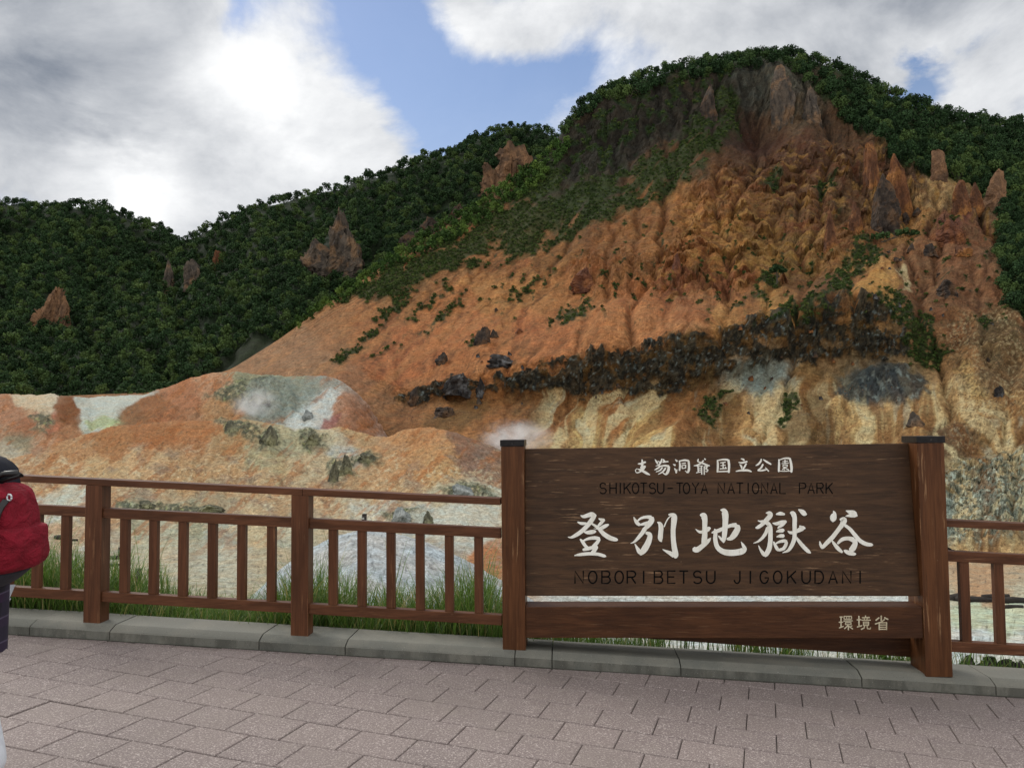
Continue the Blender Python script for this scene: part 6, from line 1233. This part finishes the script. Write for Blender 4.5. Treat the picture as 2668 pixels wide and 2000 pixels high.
    for i in range(9):
        t_ = i/8; z = 1.0-.38*t_; r = .125-.012*t_
        rings.append([((r*(1+.06*t_*math.sin(k*5)))*math.cos(2*math.pi*k/n)-.005+.0*t_, (r+.055)*math.sin(2*math.pi*k/n)*(1+.06*t_*math.sin(k*5)), z+.012*t_*math.sin(k*3)) for k in range(n)])
    mb.add([v for r in rings for v in r], [(i*n+k, i*n+(k+1) % n, (i+1)*n+(k+1) % n, (i+1)*n+k) for i in range(8) for k in range(n)], True); sk = mb.build('skirt', PLAID, None); sk.parent = root
    for sgn, sw in ((-1, .165), (1, -.16)):
        o = skin_mesh('shoe', [(sw+.045, sgn*.088, .055, .046), (sw-.02, sgn*.088, .06, .048), (sw-.11, sgn*.088, .045, .042), (sw-.185, sgn*.088, .035, .03)], chain(0, 4), SHOE, root)
    skin_mesh('hair', [(-.165, 0, 1.705, .088, .082), (-.13, 0, 1.63, .09, .09), (-.08, 0, 1.54, .09, .10), (-.01, 0, 1.45, .10, .11), (.045, 0, 1.37, .085, .10), (.06, 0, 1.29, .045, .07)], chain(0, 6), HAIR, root)
    hv = MB(); n = 24
    hv.add([(.050+.115*math.sin(math.pi*i/12)*math.cos(2*math.pi*k/n)*(1+.12*math.sin(2.1*k+i)*(i > 1)), .15*math.sin(math.pi*i/12)*math.sin(2*math.pi*k/n), 1.375+.13*math.cos(math.pi*i/12)) for i in range(13) for k in range(n)], [(i*n+k, i*n+(k+1) % n, (i+1)*n+(k+1) % n, (i+1)*n+k) for i in range(12) for k in range(n)], True)
    hv.build('hood', NAVY, None).parent = root
    # ---- the red bag on the back: a thing of its own
    bag = empty('backpack', (px+.045, py-.03, g+1.145), 'red canvas backpack with black straps and base worn by the walker', 'backpack')
    def loft_bag(name, levels, mat, par, puff=0.0, seed=0):
        n = 44; V = []
        for (z, cx, cy, rx, ry) in levels:
            for k in range(n):
                a = 2*math.pi*k/n; c, s_ = math.cos(a), math.sin(a); e = 1/max(abs(c), abs(s_))**.45
                w = 1+puff*float(gn(np.array([a*1.4+seed]), np.array([z*16.+seed]), 700)[0])
                V.append((cx+rx*c*e*w, cy+ry*s_*e*w, z))
        L = len(levels); F = [(i*n+k, i*n+(k+1) % n, (i+1)*n+(k+1) % n, (i+1)*n+k) for i in range(L-1) for k in range(n)]+[tuple(range(n-1, -1, -1)), tuple(range((L-1)*n, L*n))]
        m = MB(); m.add(V, F, True); o = m.build(name, mat, None); o.parent = par
        ss = o.modifiers.new('s', 'SUBSURF'); ss.levels = 1; ss.render_levels = 1; return o
    lv = [(-.168, .02, 0, .115, .13), (-.15, .05, 0, .148, .152), (-.11, .068, 0, .168, .162), (-.05, .073, 0, .172, .165), (.0, .066, 0, .164, .163), (.05, .058, 0, .156, .16), (.10, .056, 0, .155, .157), (.16, .054, 0, .152, .15), (.20, .046, 0, .140, .14), (.228, .03, 0, .115, .12), (.242, .01, 0, .07, .08)]
    loft_bag('bag_body', lv, RED, bag, .085, 1)
    loft_bag('base_panel', [(-.235, -.01, 0, .05, .07), (-.228, .0, 0, .085, .105), (-.205, .012, 0, .118, .135), (-.17, .03, 0, .138, .15), (-.150, .048, 0, .146, .152), (-.145, .045, 0, .12, .13)], plain('dark_grey_canvas', lin(38, 38, 46), .85, .2, 80), bag)
    loft_bag('front_pocket', [(-.152, .065, .0, .135, .15), (-.13, .085, 0, .162, .168), (-.08, .092, 0, .168, .174), (-.03, .09, 0, .168, .175), (.015, .084, 0, .163, .172), (.04, .08, 0, .160, .170), (.046, .078, 0, .15, .16)], RED, bag, .075, 4)
    def yb(x, z, push=.004):
        L_ = np.array(lv); cx_, rx_, ry_ = (np.interp(z, L_[:, 0], L_[:, k]) for k in (1, 3, 4))
        if z < .05: cx_, rx_, ry_ = .088, .166, .176
        q_ = min(.97, abs((x-cx_)/rx_)); return -ry_*(1-q_**2.9)**(1/2.9)-push
    mb = MB(); mb.tube([(.06, -.05, .235), (.09, -.05, .262), (.13, -.05, .276), (.185, -.05, .280), (.20, -.048, .270), (.16, -.045, .258), (.10, -.045, .240)], [.010, .012, .013, .012, .012, .010, .009], 8); mb.build('carry_handle', SHOE, None).parent = bag
    def strip(pts, w, th, nm, mat):
        m = MB(); P = [Vector((x, yb(x, z), z)) for x, z in pts]
        for a_, b_ in zip(P[:-1], P[1:]):
            d = (b_-a_).normalized(); s_ = d.cross(Vector((0, 1, 0))).normalized()*w/2; y = Vector((0, -th, 0)); m.obox(a_-s_-d*.002, s_*2, y, (b_-a_)+d*.004)
        m.build(nm, mat, None).parent = bag
    strip([(.178, .165), (.168, .14), (.160, .11), (.156, .08), (.155, .052)], .026, .008, 'buckle_strap', SHOE)
    strip([(.156, .048), (.160, .02), (.168, -.01), (.172, -.04)], .030, .010, 'buckle_strap', SHOE)
    mb = MB(); mb.obox((.150, yb(.165, .0)-.016, .002), (.034, 0, 0), (0, .006, 0), (0, 0, .010)); mb.build('buckle', plain('steel', lin(200, 200, 204), .3, .1, 20, .8), None, .002).parent = bag
    ZIP = plain('zip_metal', lin(206, 208, 210), .35, .1, 20, .6)
    for (x, z) in ((.182, .176), (.128, .085)):
        mb = MB(); n = 14; y0 = yb(x, z, .008)
        pts = [(x+.010*math.cos(2*math.pi*k/n), y0, z+.014*math.sin(2*math.pi*k/n)) for k in range(n+1)]; mb.tube(pts, .0042, 6); mb.tube([(x-.004, y0, z-.012), (x-.012, y0+.002, z-.032)], .0045, 6); mb.build('zip_pull', ZIP, None).parent = bag
    for sgn in (-1, 1):
        mb = MB(); mb.tube([(.0, sgn*.09, .235), (-.06, sgn*.11, .30), (-.15, sgn*.12, .29), (-.205, sgn*.13, .20), (-.21, sgn*.15, .05), (-.13, sgn*.175, -.06), (.0, sgn*.13, -.13)], [.018, .022, .022, .022, .018, .012, .010], 8); mb.build('shoulder_strap', SHOE, None).parent = bag
build_person()
